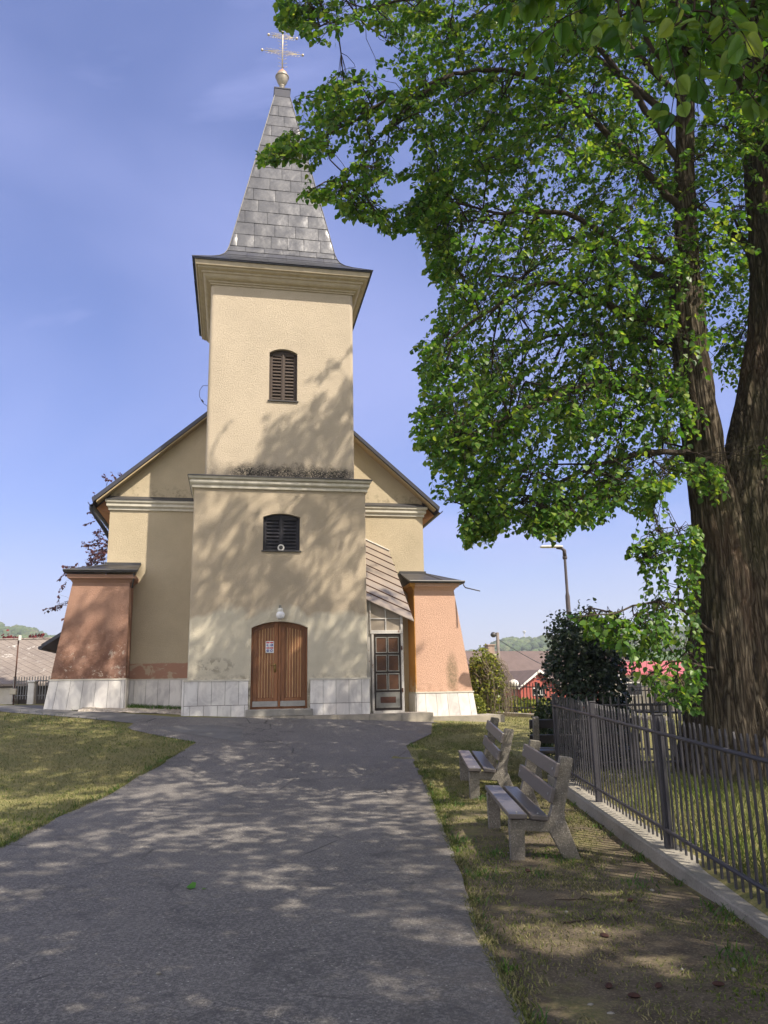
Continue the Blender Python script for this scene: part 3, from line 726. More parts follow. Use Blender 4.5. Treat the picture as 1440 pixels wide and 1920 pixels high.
# nave
NL, NR, NV, NVB, NC_ = -4.49, 4.22, 2.1, 17.0, -.13
mb = MB()
apex = 10.85; ez = 6.74
gs = lambda u: apex - .02 - .885*abs(u-NC_)
fr_ = [(NL, .7), (NR, .7), (NR, gs(NR)), (NC_, apex-.02), (NL, gs(NL))]
mb.prism(fr_, NV, NVB); part('nave', mb, m_nave)
mb = MB(); ncp = [(0, 6.45), (.04, 6.455), (.045, 6.50), (.03, 6.51), (.05, 6.53), (.09, 6.555), (.095, 6.61), (.07, 6.62), (.09, 6.64), (.125, 6.665), (.13, 6.72), (0, 6.73)]
mb.rings(NL, NR, NV, NVB, ncp); nc = part('nave_cornice', mb, m_cornice, smooth=True, angle=40)
mb = MB(); mb.hexa([(NL-.14, NV-.15, 6.722), (NR+.10, NV-.15, 6.722), (NR+.10, NV+.02, 6.722), (NL-.14, NV+.02, 6.722)], [(NL-.14, NV-.15, 6.745), (NR+.10, NV-.15, 6.745), (NR-.15, NV+.02, 6.86), (NL+.1, NV+.02, 6.86)]); part('flashing', mb, m_darkmetal, nc)
roof_mb = MB(); sl = .885; half = 4.80; v0r = 1.78
for sx in (-1, 1):
    P = [(NC_, apex+.10), (NC_ + sx*half, apex+.10 - sl*half), (NC_ + sx*(half-.03), apex-.01 - sl*half), (NC_, apex-.012)]
    roof_mb.cur = 0; roof_mb.prism(P, v0r, NVB+.3)
    roof_mb.cur = 1
    P2 = [(NC_, apex-.015), (NC_ + sx*(half-.12), apex-.02 - sl*(half-.07)), (NC_ + sx*(half-.12), apex-.065 - sl*(half-.07)), (NC_, apex-.06)]
    roof_mb.prism(P2, v0r+.03, NV-.002)
    # eaves soffit box
    roof_mb.cur = 2
    roof_mb.prism([(NC_ + sx*(half-.06), apex-.07-sl*half), (NC_ + sx*4.40, apex-.08-sl*4.40), (NC_ + sx*4.34, 6.42), (NC_ + sx*4.45, 6.42)], NV+.14, NVB)
m_verge = plaster('verge_plaster', (.5, .39, .24))
nroof = part('roof', roof_mb, [m_navy, m_verge, m_soffit])
for sx in (-1, 1):
    mb = MB(); gx, gzz = NC_ + sx*(half+.03), apex + .0 - sl*half
    n = 10; pr = [(gx + .07*math.cos(math.pi + math.pi*i/n), gzz + .075*math.sin(math.pi + math.pi*i/n)) for i in range(n+1)]
    pr += [(gx + .062*math.cos(2*math.pi - math.pi*i/n), gzz + .067*math.sin(2*math.pi - math.pi*i/n)) for i in range(n+1)]
    mb.prism(pr, v0r+.05, NVB+.2); part('gutter', mb, m_navy, nroof)
mb = MB(); gx = NC_ - half - .03; gzz = apex - sl*half
mb.tube([(gx, 1.98, gzz-.05), (gx, 1.98, gzz-.16), (gx+.06, 2.05, gzz-.26), (gx+.30, 2.5, gzz-.62), (NL-.06, 2.85, gzz-.84), (NL-.06, 2.9, gzz-1.0), (NL-.06, 2.9, 4.9)], .052, 10); part('downpipe', mb, m_navy, nroof, True)
pn = plinth(church, -3.80, -2.2, .9, 1.92, 2.08, 2.3, [(1.2, 1.92, .13)], w=.3)

# buttresses
def batter(z0, z1, l0, l1, r0, r1): return lambda z: (l0 + (l1-l0)*(z-z0)/(z1-z0), r0 + (r1-r0)*(z-z0)/(z1-z0))
def buttress(mat_, e, z0, zp, zt, v0, v1, roofz, roof_f, roof_b, bv, rows_, sgn):
    mb = MB()
    l0, r0 = e(zp); l1, r1 = e(zt)
    n = 8
    for i in range(n):      # wall above plinth, straight batter
        za, zb = zp + (zt+.18-zp)*i/n, zp + (zt+.18-zp)*(i+1)/n
        (a, b), (c, d) = e(za), e(zb)
        mb.quad((a, v0, za), (b, v0, za), (d, v0, zb), (c, v0, zb)); mb.quad((a, v1, za), (a, v0, za), (c, v0, zb), (c, v1, zb)); mb.quad((b, v0, za), (b, v1, za), (d, v1, zb), (d, v0, zb))
    # cove under the eaves
    l1, r1 = e(zt+.02)
    mb.rings(l1, r1, v0, v1, [(0, zt), (.05, zt+.07), (.12, zt+.11), (.13, zt+.2), (0, zt+.21)])
    bt = part('buttress', mb, mat_)
    plinth(bt, e(z0)[0], e(z0)[1], z0, zp, v0-.01, v1, rows_, edge=e, w=.315)
    mb = MB(); (fa, fb), (ba, bb) = roof_f, roof_b; vf = v0 - .2
    for dz in (0,):
        Fz, Bz = roofz; t_ = .045
        if sgn < 0: corners = [(fa, vf, Fz), (fb, vf, Fz), (bb, bv, Bz), (ba, bv, Bz), (ba, v1-.2, Bz), (fa, v1, Fz)]
        else: corners = [(fa, vf, Fz), (fb, vf, Fz), (fb, v1, Fz), (bb, v1-.2, Bz), (bb, bv, Bz), (ba, bv, Bz)]
        lo = [(a, b, c-t_) for a, b, c in corners]
        o = len(mb.v); mb.v += corners + lo
        F_ = [(0, 1, 2, 3), (0, 3, 4, 5)] if sgn < 0 else [(0, 1, 4, 5), (1, 2, 3, 4)]
        for f in F_: mb.f.append(tuple(o+i for i in f)); mb.mi.append(0); mb.f.append(tuple(o+6+i for i in f[::-1])); mb.mi.append(0)
        for i in range(6): mb.f.append((o+i, o+6+i, o+6+(i+1) % 6, o+(i+1) % 6)); mb.mi.append(0)
        mb.tube([corners[0], corners[1]], .03, 6)
        # standing seams
        if sgn < 0: seams = [((-4.9, vf, Fz+.006), (-4.45, bv, Bz+.006)), (corners[0], corners[3])]
        else: seams = [((4.55, vf, Fz+.006), (4.2, bv, Bz+.006)), (corners[1], corners[4])]
        for a, b in seams: mb.tube([a, b], .012, 4)
        mb.box(min(ba, bb)-.02, max(ba, bb)+.02, bv-.06, bv+.002, Bz-.02, Bz+.05)
    rf = part('buttress_roof', mb, m_darkmetal, bt)
    return bt
b1 = buttress(m_old, batter(1.30, 4.42, -5.63, -5.16, -3.76, -3.77), 1.22, 1.93, 4.36, 1.3, 3.4, (4.66, 4.96), (-5.38, -3.58), (-4.52, -3.63), 2.1, [(1.22, 1.93, .1)], -1)
mb = MB(); mb.tube([(-3.66, 1.15, 4.6), (-3.67, 1.2, 4.5), (-3.70, 1.22, 4.22)], .022, 6); part('spout', mb, m_darkmetal, b1, True)
b2 = buttress(m_salmon, batter(.88, 4.28, 3.70, 3.71, 5.37, 4.84), .80, 1.46, 4.20, 1.3, 3.4, (4.44, 4.80), (3.56, 5.12), (3.50, 4.24), 2.1, [(.86, 1.46, .05)], 1)
mb = MB(); mb.tube([(5.08, 1.12, 4.42), (5.085, 1.10, 4.33), (5.12, 1.05, 4.26), (5.42, .72, 4.13)], .018, 6); part('spout', mb, m_darkmetal, b2, True)

mb = MB(); mb.hexa([(3.676, 1.292, .80), (3.697, 1.292, .80), (3.697, 2.09, .80), (3.676, 2.09, .80)], [(3.676, 1.292, 1.452), (3.697, 1.292, 1.452), (3.697, 2.09, 1.452), (3.676, 2.09, 1.452)]); part('plinth_return', mb, m_marble, b2)
mb = MB(); mb.box(-3.757, -3.736, 1.292, 2.05, 1.2, 1.922); part('plinth_return', mb, m_marble, b1)
# main door
def archpoly(o, inset=0, zb=None, n=14):
    u0, u1 = o['u0']+inset, o['u1']-inset; zb = o['z0'] if zb is None else zb
    return [(u0, zb), (u1, zb)] + [(u1 - (u1-u0)*i/n, arch_z(o, u1 - (u1-u0)*i/n) - inset) for i in range(n+1)]
mb = MB(); vd = .14
mb.prism(archpoly(DOOR, .004), vd+.03, vd+.10)
top = lambda u: arch_z(DOOR, max(min(u, .66), -.66)) - .03
for s_ in (-1, 1):
    e0, e1 = (-.645, -.03) if s_ < 0 else (.03, .645)
    mb.bbox(e0, e0+.105, vd, vd+.04, 1.2, top(e0)-.02 if s_ < 0 else top(e0+.05), .005); mb.bbox(e1-.105, e1, vd, vd+.04, 1.2, top(e1)-.02, .005)
    mb.bbox(e0+.106, e1-.106, vd+.001, vd+.04, 1.2, 1.42, .005)
    ia, ib = e0+.107, e1-.107; n = 6; w = (ib-ia)/n
    for i in range(n):
        a = ia + w*i; b_ = a + w; tz = min(top(a), top(b_)) - .09
        mb.cur = 0; mb.bbox(a+.001, b_-.020, vd+.008, vd+.04, 1.424, tz, .004)
        mb.cur = 1; mb.bbox(b_-.018, b_-.001, vd+.013, vd+.04, 1.424, tz, .003)
    mb.cur = 0
    for i in range(8):
        a = ia + (ib-ia)*i/8; b_ = ia + (ib-ia)*(i+1)/8
        mb.hexa([(a, vd+.002, top(a)-.1), (b_, vd+.002, top(b_)-.1), (b_, vd+.04, top(b_)-.1), (a, vd+.04, top(a)-.1)], [(a, vd+.002, top(a)-.005), (b_, vd+.002, top(b_)-.005), (b_, vd+.04, top(b_)-.005), (a, vd+.04, top(a)-.005)])
mb.bbox(-.688, -.648, vd-.02, vd+.05, 1.165, 3.12, .004); mb.bbox(.648, .688, vd-.02, vd+.05, 1.165, 3.12, .004)
mb.bbox(-.022, .032, vd-.02, vd+.03, 1.2, 3.20, .006)
for i in range(12):
    a = -.645 + 1.29*i/12; b_ = a + 1.29/12; zz = lambda u: arch_z(DOOR, u)
    mb.hexa([(a, vd-.018, zz(a)-.05), (b_, vd-.018, zz(b_)-.05), (b_, vd+.05, zz(b_)-.05), (a, vd+.05, zz(a)-.05)], [(a, vd-.018, zz(a)-.001), (b_, vd-.018, zz(b_)-.001), (b_, vd+.05, zz(b_)-.001), (a, vd+.05, zz(a)-.001)])
door = part('door', mb, [m_door, m_batten])
for a, b_ in ((-.64, -.03), (.035, .64)):
    mb = MB(); mb.bbox(a, b_, vd-.006, vd-.0005, 1.215, 1.345, .002); part('kick_plate', mb, m_steel, door)
mb = MB(); mb.bbox(-.125, -.075, vd-.012, vd-.0005, 2.03, 2.24, .004); mb.tube([(-.1, vd-.01, 2.2), (-.1, vd-.06, 2.2), (-.12, vd-.065, 2.2), (-.2, vd-.06, 2.205)], .011, 8); part('door_handle', mb, m_brass, door, True)
mb = MB(); mb.bbox(-.80, .79, -.30, .14, .995, 1.158, .015); part('door_step', mb, m_conc)

# louvred shutters in the two window openings
def shutters(o, v, mats, nl, sill=True):
    r = None
    c = (o['u0']+o['u1'])/2; dv = v + .10
    mb = MB(); mb.prism(archpoly(o, .003), dv+.05, dv+.10)
    mb.bbox(o['u0']+.002, o['u0']+.04, dv-.01, dv+.05, o['z0']+.01, o['zs'], .004); mb.bbox(o['u1']-.04, o['u1']-.002, dv-.01, dv+.05, o['z0']+.01, o['zs'], .004)
    w = part('window', mb, mats)
    for s_ in (-1, 1):
        a, b_ = (o['u0']+.042, c-.004) if s_ < 0 else (c+.004, o['u1']-.042)
        mb = MB(); topz = o['zs'] - .0
        mb.bbox(a, a+.05, dv, dv+.04, o['z0']+.02, topz, .004); mb.bbox(b_-.05, b_, dv, dv+.04, o['z0']+.02, topz, .004)
        mb.bbox(a+.051, b_-.051, dv, dv+.04, o['z0']+.02, o['z0']+.07, .004)
        for i in range(6):
            p, q = a + (b_-a)*i/6, a + (b_-a)*(i+1)/6
            mb.hexa([(p, dv, topz-.06), (q, dv, topz-.06), (q, dv+.04, topz-.06), (p, dv+.04, topz-.06)], [(p, dv, arch_z(o, p)-.004), (q, dv, arch_z(o, q)-.004), (q, dv+.04, arch_z(o, q)-.004), (p, dv+.04, arch_z(o, p)-.004)])
        z0, z1 = o['z0']+.08, topz-.065
        for i in range(nl):
            z = z0 + (z1-z0)*(i+.1)/nl; hh = (z1-z0)/nl
            mb.hexa([(a+.052, dv-.004, z), (b_-.052, dv-.004, z), (b_-.052, dv+.04, z+hh*.62), (a+.052, dv+.04, z+hh*.62)], [(a+.052, dv-.004, z+.014), (b_-.052, dv-.004, z+.014), (b_-.052, dv+.04, z+hh*.62+.014), (a+.052, dv+.04, z+hh*.62+.014)])
        part('shutter', mb, mats, w)
    mb = MB(); mb.bbox(c-.025, c+.025, dv-.018, dv-.001, o['z0']+.03, o['zs']+.03, .004); part('meeting_strip', mb, mats, w)
    mb = MB(); mb.bbox(o['u0']-.035, o['u1']+.035, v-.04, dv, o['z0']-.03, o['z0']+.006, .006); part('sill', mb, m_darkmetal, w)
    return w
shutters(WIN1, 0, m_slatwood, 8); shutters(WIN2, .25, m_brownsh, 13)
# lightning conductor loop on the tower flank
mb = MB(); mb.tube([(-1.95, 1.0, 9.75), (-2.10, .9, 9.7), (-2.17, .85, 9.55), (-2.18, .85, 9.38), (-2.12, .85, 9.25), (-2.05, .9, 9.18), (-1.95, 1.0, 9.15)], .007, 5); mb.tube([(-2.12, .85, 9.28), (-2.07, .87, 9.21)], .02, 6); part('cable', mb, m_darkmetal, church, True)

# glazed lean-to porch between tower and buttress
mb = MB(); pv = .3
mb.bbox(2.185, 2.335, pv+.02, pv+.07, 1.0, 3.93, .004)                      # boarded strip next to tower
mb.bbox(2.335, 2.395, pv-.02, pv+.08, 1.0, 2.96, .006); mb.bbox(3.10, 3.165, pv-.02, pv+.08, 1.0, 3.50, .006)
mb.bbox(2.30, 3.165, pv-.03, pv+.08, 2.962, 3.05, .006)
mb.bbox(2.295, 2.33, pv-.015, pv+.06, 3.05, 3.92, .004)
zr = lambda u: 3.95 - (u-2.2)*.45
for a, b_ in ((2.2, 3.42),): mb.hexa([(a, pv-.02, zr(a)-.07), (3.17, pv-.02, zr(3.17)-.07), (3.17, pv+.06, zr(3.17)-.07), (a, pv+.06, zr(a)-.07)], [(a, pv-.02, zr(a)-.012), (3.17, pv-.02, zr(3.17)-.012), (3.17, pv+.06, zr(3.17)-.012), (a, pv+.06, zr(a)-.012)])
mb.bbox(2.332, 3.098, pv-.01, pv+.05, 3.335, 3.365, .003); mb.bbox(2.70, 2.735, pv-.012, pv+.05, 3.052, 3.64, .003)
mb.box(3.12, 3.15, pv+.081, 2.095, 1.0, 3.3)                                  # side boarding
mb.box(2.36, 3.14, pv-.05, pv+.1, .99, 1.055)
porch = part('porch', mb, m_peel)
mb = MB(); mb.prism([(2.333, 3.05), (3.098, 3.05), (3.098, zr(3.098)-.06), (2.333, zr(2.333)-.06)], pv+.015, pv+.022); part('transom_glazing', mb, m_frost, porch)
mb = MB()
mb.cur = 0; mb.box(2.397, 3.098, pv+.012, pv+.04, 1.06, 2.955)
mb.cur = 1
dl, dr, db, dt = 2.42, 3.075, 1.07, 2.90
rowz = [1.52, 1.985, 2.45, 2.90]; mid = (dl+dr)/2
def frame(a, b_, c, d, t=.022, v_=None):
    mb.bbox(a, b_, pv-.008, pv+.011, c, c+t, .003); mb.bbox(a, b_, pv-.008, pv+.011, d-t, d, .003); mb.bbox(a, a+t, pv-.007, pv+.011, c+t, d-t, .003); mb.bbox(b_-t, b_, pv-.007, pv+.011, c+t, d-t, .003)
for i in range(3):
    for a, b_ in ((dl+.025, mid-.012), (mid+.012, dr-.025)):
        mb.cur = 1; frame(a, b_, rowz[i]+.03, rowz[i+1]-.02); mb.cur = 2; mb.box(a+.024, b_-.024, pv+.004, pv+.0115, rowz[i]+.055, rowz[i+1]-.045)
mb.cur = 1; mb.bbox(dl+.03, dr-.03, pv-.004, pv+.011, 1.13, 1.49, .004); frame(dl+.02, dr-.02, 1.12, 1.50, .02)
mb.cur = 3; mb.box(dl+.13, dr-.13, pv-.007, pv-.0035, 1.24, 1.39)
mb.cur = 0; mb.bbox(2.405, 2.43, pv-.005, pv+.0115, 1.06, 2.94, .003); mb.bbox(3.07, 3.096, pv-.005, pv+.0115, 1.06, 2.94, .003); mb.bbox(2.43, 3.07, pv-.004, pv+.0115, 2.91, 2.94, .003)
part('porch_door', mb, [m_pdoor, m_ptrim, m_pane, m_rust], porch)
for zz in (1.5, 2.55): mb = MB(); mb.bbox(3.10, 3.135, pv-.045, pv-.021, zz, zz+.10, .004); part('hinge', mb, m_rust, porch)
mb = MB(); mb.cur = 0
vA, vB = pv-.12, 2.09
def rz(u, v_): return zr(u) + (v_-pv)*1.07
def ur(v_): return 3.44 - (v_-vA)/(vB-vA)*.24
NB = 9
for i in range(NB):
    va, vb = vA + (vB-vA)*i/NB, vA + (vB-vA)*(i+1)/NB
    for th, col_ in ((0.0, 0),):
        mb.cur = 0
        mb.hexa([(2.185, va, rz(2.185, va)), (ur(va), va, rz(ur(va), va)), (ur(vb), vb, rz(ur(vb), vb)), (2.185, vb, rz(2.185, vb))],
                [(2.185, va, rz(2.185, va)+.02), (ur(va), va, rz(ur(va), va)+.02), (ur(vb), vb, rz(ur(vb), vb)+.012), (2.185, vb, rz(2.185, vb)+.012)])
    if i: mb.cur = 1; mb.tube([(2.185, va, rz(2.185, va)+.025), (ur(va)+.02, va, rz(ur(va), va)+.02)], .014, 5)
mb.cur = 2; mb.tube([(2.185, vB-.01, rz(2.185, vB)+.03), (ur(vB), vB-.01, rz(ur(vB), vB)+.03)], .03, 6)
part('porch_roof', mb, [m_groof, m_rust, m_peel], porch)

# rear wing glimpsed beyond the weathered buttress
mb = MB(); wv0, wv1 = 9.0, 15.0
mb.cur = 0; mb.box(-7.0, NL, wv0, wv1, .7, 3.25)
mb.cur = 1; mb.hexa([(-7.45, wv0-.35, 3.12), (NL, wv0-.35, 5.1), (NL, wv1+.3, 5.1), (-7.45, wv1+.3, 3.12)], [(-7.45, wv0-.35, 3.25), (NL, wv0-.35, 5.25), (NL, wv1+.3, 5.25), (-7.45, wv1+.3, 3.25)])
mb.cur = 0; mb.prism([(-7.0, 3.25), (NL, 3.25), (NL, 5.05)], wv0, wv0+.3)
mb.cur = 1; mb.tube([(-7.48, wv0-.35, 3.13), (-7.48, wv1+.3, 3.13)], .07, 8)
part('rear_wing', mb, [m_rear, m_navy])

# things fixed to the church
def world_obj(mb, name, mats, label, cat, smooth=False, angle=None, **kw):
    o = mb.build(name, mats, None, smooth, OFF, angle); o.location = (CH[0], CH[1], ZB); o.rotation_euler = (0, 0, YAW); return tag(o, label, cat, **kw)
lamp = empty('wall_lamp', 'white globe lamp on the wall above the arched wooden door', 'lamp', (CH[0], CH[1], ZB), YAW)
mb = MB(); mb.lathe((0, -.13, 3.40), [(.02, -.104), (.06, -.088), (.09, -.055), (.106, 0), (.098, .045), (.078, .075), (.05, .09)], 24); part('globe', mb, m_opal, lamp, True)
mb = MB(); mb.lathe((0, -.13, 3.485), [(.058, -.005), (.066, .015), (.066, .06), (.05, .085), (.02, .09)], 18); mb.cur = 1; mb.tube([(0, -.125, 3.56), (0, -.06, 3.60), (0, -.001, 3.60)], .012, 6); mb.bbox(-.03, .03, -.012, -.001, 3.56, 3.66, .003); part('lamp_base', mb, [m_white, m_conc], lamp, True, 40)
mb = MB(); n = 22; mb.prism([(.005 + .085*math.cos(2*math.pi*i/n), 5.115 + .085*math.sin(2*math.pi*i/n)) for i in range(n)], .02, .06)
mb.cur = 1; mb.prism([(.005 + .05*math.cos(2*math.pi*i/n), 5.115 + .05*math.sin(2*math.pi*i/n)) for i in range(n)], .012, .0195)
world_obj(mb, 'loudspeaker', [m_white, m_darkmetal], 'small round white loudspeaker on the sill of the lower shuttered window', 'loudspeaker')
# notice with red headings and blue round symbols
mb = MB(); sx0, sx1, sz0, sz1 = -.335, -.135, 2.50, 2.785; vs_ = vd-.006
mb.bbox(sx0, sx1, vs_-.003, vs_+.004, sz0, sz1, .001); Wd = sx1-sx0
mb.cur = 1
for zz in (2.735, 2.605):
    for a in (.07, .53): mb.box(sx0+Wd*a, sx0+Wd*(a+.40), vs_-.0045, vs_-.0032, zz, zz+.03)
mb.cur = 2
def disc(u, z, r, v_): mb.prism([(u + r*math.cos(2*math.pi*i/18), z + r*math.sin(2*math.pi*i/18)) for i in range(18)], v_-.0012, v_)
D_ = [(sx0+Wd*.27, 2.69), (sx0+Wd*.73, 2.69), (sx0+Wd*.27, 2.555), (sx0+Wd*.73, 2.555)]
for u, z in D_: disc(u, z, .033, vs_-.0032)
mb.cur = 0; w_ = vs_-.005
disc(D_[0][0]+.006, D_[0][1]+.004, .019, w_); mb.box(D_[0][0]-.004, D_[0][0]+.018, w_-.0012, w_, 2.668, 2.69)
mb.box(D_[1][0]-.006, D_[1][0]+.006, w_-.0012, w_, 2.672, 2.705); disc(D_[1][0], 2.713, .006, w_)
mb.box(D_[2][0]-.018, D_[2][0]-.009, w_-.0012, w_, 2.535, 2.572); mb.box(D_[2][0]+.009, D_[2][0]+.018, w_-.0012, w_, 2.535, 2.572)
disc(D_[3][0]+.004, 2.55, .017, w_); mb.box(D_[3][0]-.012, D_[3][0]+.012, w_-.0012, w_, 2.55, 2.572)
world_obj(mb, 'notice', [m_plate, m_red, m_blue], 'white notice with red headings and four blue round symbols on the door', 'notice')

# ------------------------------------------------------------------ benches
def slat_mesh(L_, w, t, ang=0, sag=0):
    mb = MB(); mb.bbox(-w/2, w/2, -L_/2, L_/2, -t/2, t/2, .007); ca, sa = math.cos(ang), math.sin(ang)
    mb.v = [(x*ca - z*sa, y, x*sa + z*ca) for x, y, z in mb.v]; return mb
def make_bench(wood_m, label):
    r = empty('park_bench', label, 'bench', group='concrete and plank benches beside the path')
    for y in (-.76, .76):
        out_ = [(-.06, -.12), (.065, -.12), (.075, .29), (.31, .27), (.45, 0), (.48, -.12), (.62, -.12), (.60, 0), (.465, .38), (.46, .46), (.575, .925), (.565, .94), (.46, .955), (.45, .945), (.335, .46), (.30, .375), (-.05, .395), (-.07, .38)]
        mb = MB(); mb.prism(out_, y-.044, y+.044)
        o = mb.build('bench_support', m_agg, r)
        bv = o.modifiers.new('bevel', 'BEVEL'); bv.width = .009; bv.segments = 2; bv.limit_method = 'ANGLE'
    def put(mb, x, z, name, bolts, nrm):
        o = mb.build(name, wood_m, r, True, (x, 0, z), 35)
        for y in (-.76, .76):
            b = MB(); p = Vector((x, y, z)) + Vector(nrm)*.024
            b.tube([p, p + Vector(nrm)*.004, p + Vector(nrm)*.006], [.013, .012, .004], 10); b.build('bolt', m_bolt, o, True)
    put(slat_mesh(1.70, .175, .045, rad(-2)), .01, .425, 'seat_slat', 1, (0, 0, 1))
    put(slat_mesh(1.70, .165, .045, rad(-6)), .215, .41, 'seat_slat', 1, (0, 0, 1))
    lean = math.atan2(.125, .49)
    nrm = (-math.cos(lean), 0, math.sin(lean))
    for zc in (.605, .835):
        xc = .335 + (zc-.46)*.245 - .026
        put(slat_mesh(1.70, .135, .042, math.pi/2 - lean), xc, zc, 'backrest_slat', 1, nrm)
    return r
bench = make_bench(m_bench, 'near park bench with grey brown planks, closest to the viewer by the kerb')
bench.location = (1.19, 8.66, gz(1.2, 8.0)); bench.rotation_euler = (rad(2.2), 0, rad(.5))
b_ = copy_tree(bench); b_.location = (1.17, 12.02, gz(1.3, 11.9) - .01); b_.rotation_euler = (rad(3.6), 0, rad(-.5))
b_['label'] = 'second park bench along the path, behind the near bench'
bench3 = make_bench(m_benchold, 'dark plank bench turned away beside the fence corner and the small bush')
bench3.location = (3.08, 13.0, gz(3, 13)+.02); bench3.rotation_euler = (0, 0, rad(-93))

# ------------------------------------------------------------------ kerb walls and fences
def sweep_wall(name, pts, w, top, depth, mat_, label, cat='kerb'):
    mb = MB()
    for (a, b) in zip(pts[:-1], pts[1:]):
        a, b = np.array(a, float), np.array(b, float); d = (b-a)/np.linalg.norm(b-a); n = np.array([-d[1], d[0]])*w/2
        n_seg = max(1, int(np.linalg.norm(b-a)/.6)); 
        for i in range(n_seg):
            p, q = a + (b-a)*i/n_seg, a + (b-a)*(i+1)/n_seg; tp, tq = top(*p), top(*q)
            j = [rnd.uniform(-.006, .006) for _ in range(2)]
            B = [(*(p-n), tp-depth), (*(q-n), tq-depth), (*(q+n), tq-depth), (*(p+n), tp-depth)]
            ch = .012
            n2 = n*(1 - ch*2/w)
            Mq = [(*(p-n), tp-ch), (*(q-n), tq-ch), (*(q+n), tq-ch), (*(p+n), tp-ch)]
            T = [(*(p-n2), tp), (*(q-n2), tq), (*(q+n2), tq), (*(p+n2), tp)]
            o = len(mb.v); mb.v += B + Mq + T
            for l in (0, 4):
                for k_ in (0, 2): mb.f.append((o+l+k_, o+l+k_+1, o+l+5+k_, o+l+4+k_)); mb.mi.append(0)
            mb.f.append((o+8, o+9, o+10, o+11)); mb.mi.append(0)
            if i == 0: mb.f.append((o, o+4, o+7, o+3)); mb.mi.append(0); mb.f.append((o+4, o+8, o+11, o+7)); mb.mi.append(0)
            if i == n_seg-1: mb.f.append((o+1, o+2, o+6, o+5)); mb.mi.append(0); mb.f.append((o+5, o+6, o+10, o+9)); mb.mi.append(0)
    return tag(mb.build(name, mat_), label, cat)
def kerbm():
    m, t, b, o = new_mat('kerb_concrete'); k = K(t); v = k.coord()
    c = k.mix(k.rng(k.noise(v, 2.2, 8, .65), .32, .7), (.30, .275, .235), (.19, .175, .15)); c = k.mix(k.rng(k.noise(v, 48, 4, .7), .5, .66, 0, .6), c, (.12, .105, .09))
    c = k.mix(k.rng(k.noise(v, .8, 6, .7), .55, .68, 0, .5), c, (.10, .105, .07))
    t.links.new(c, b.inputs['Base Color']); b.inputs['Roughness'].default_value = .95
    t.links.new(k.bump(k.noise(v, 30, 6, .7), .8, .012), b.inputs['Normal']); return m
m_kerb = kerbm()
ktop = lambda x, y: .13 + .032*(y - 7.64)
sweep_wall('kerb_wall', [(2.54, -3), (2.54, 12.42)], .28, ktop, .5, m_kerb, 'rough concrete kerb carrying the near dark picket fence')
sweep_wall('kerb_wall', [(2.69, 12.29), (10, 12.29)], .26, lambda x, y: .285, .5, m_kerb, 'concrete kerb running off to the right behind the near fence')
def fence(label, p0, p1, top, h, sp, posts, mat_, w=.024, tip=.05, group='dark picket fences', name='metal_fence', rails=(.16, -.15), prad=.036, rr=.018):
    p0, p1 = np.array(p0, float), np.array(p1, float); Ln = np.linalg.norm(p1-p0); d = (p1-p0)/Ln; n = np.array([-d[1], d[0]])
    root = empty(name, label, 'fence', (p0[0], p0[1], top(*p0)), math.atan2(d[1], d[0]), group)
    zl = lambda s: top(*(p0 + d*s)) - top(*p0)
    mb = MB()
    o0 = None; ns = int(Ln/sp)
    mb.box(-w/2, w/2, -.007, .007, .03, h-tip)
    mb.add([(-w/2, -.007, h-tip), (w/2, -.007, h-tip), (w/2, .007, h-tip), (-w/2, .007, h-tip), (w*.15, -.007, h), (w*.15, .007, h)], [(0, 1, 4), (1, 2, 5, 4), (2, 3, 5), (3, 0, 4, 5)])
    pk = mb.build('picket', mat_, root)
    for i in range(ns+1):
        s = sp*(i+.5)
        if any(abs(s-q) < prad+w*.6 for q in posts) or s > Ln: continue
        o = pk if o0 is None else pk.copy()
        if o0 is not None: C.objects.link(o); o.parent = root
        o0 = o; o.location = (s, 0, zl(s) + rnd.uniform(-.008, .008)); o.rotation_euler = (rnd.uniform(-.006, .006), rnd.uniform(-.005, .005), rnd.uniform(-.05, .05))
    for q in posts:
        mb = MB(); mb.bbox(q-prad, q+prad, -prad, prad, zl(q)-.05, zl(q)+h+.005, .006); mb.bbox(q-prad-.004, q+prad+.004, -prad-.004, prad+.004, zl(q)+h+.005, zl(q)+h+.02, .004)
        mb.build('post', mat_, root)
    for z, nm in ((rails[0], 'rail'), (h+rails[1], 'rail')):
        mb = MB(); mb.tube([(0, .022, z+zl(0)), (Ln/2, .022, z+zl(Ln/2)), (Ln, .022, z+zl(Ln))], rr, 8); mb.build(nm, mat_, root, True)
    return root
fence('near dark grey picket fence on the concrete kerb beside the benches', (2.55, 2.4), (2.55, 12.3), ktop, 1.17, .122, [.44, 2.84, 5.24, 7.64, 9.88], m_fence)
fence('dark picket fence running right from the near corner, behind the tree', (2.62, 12.3), (9.5, 12.3), lambda x, y: .285, 1.15, .122, [2.3, 4.6, 6.8], m_fence)
fence('black fence panel with flat bars between the ivy bush and the big trunk', (4.55, 15.6), (7.6, 15.2), lambda x, y: gz(x, y), 1.0, .16, [.0, 1.5, 3.0], m_navy, w=.05, tip=.01)
fence('grey picket fence far behind the trunk in front of the red roofed building', (7.2, 24.5), (11.5, 17.5), lambda x, y: gz(x, y)+.05, .95, .13, [0, 2, 4, 6, 8], m_fence, w=.03)
kf = lambda x, y: gz(x, y) + .13
sweep_wall('kerb_wall', [(3.2, 27.2), (8.0, 23.2)], .25, kf, .6, m_concwarm, 'pale concrete kerb at the back edge of the sunny lawn')
fence('thin dark picket fence at the back of the sunny lawn before the red house', (3.2, 27.2), (8.0, 23.2), kf, .98, .12, [.9, 2.1, 3.4, 4.7, 6.0], m_fence, w=.025, tip=.03)
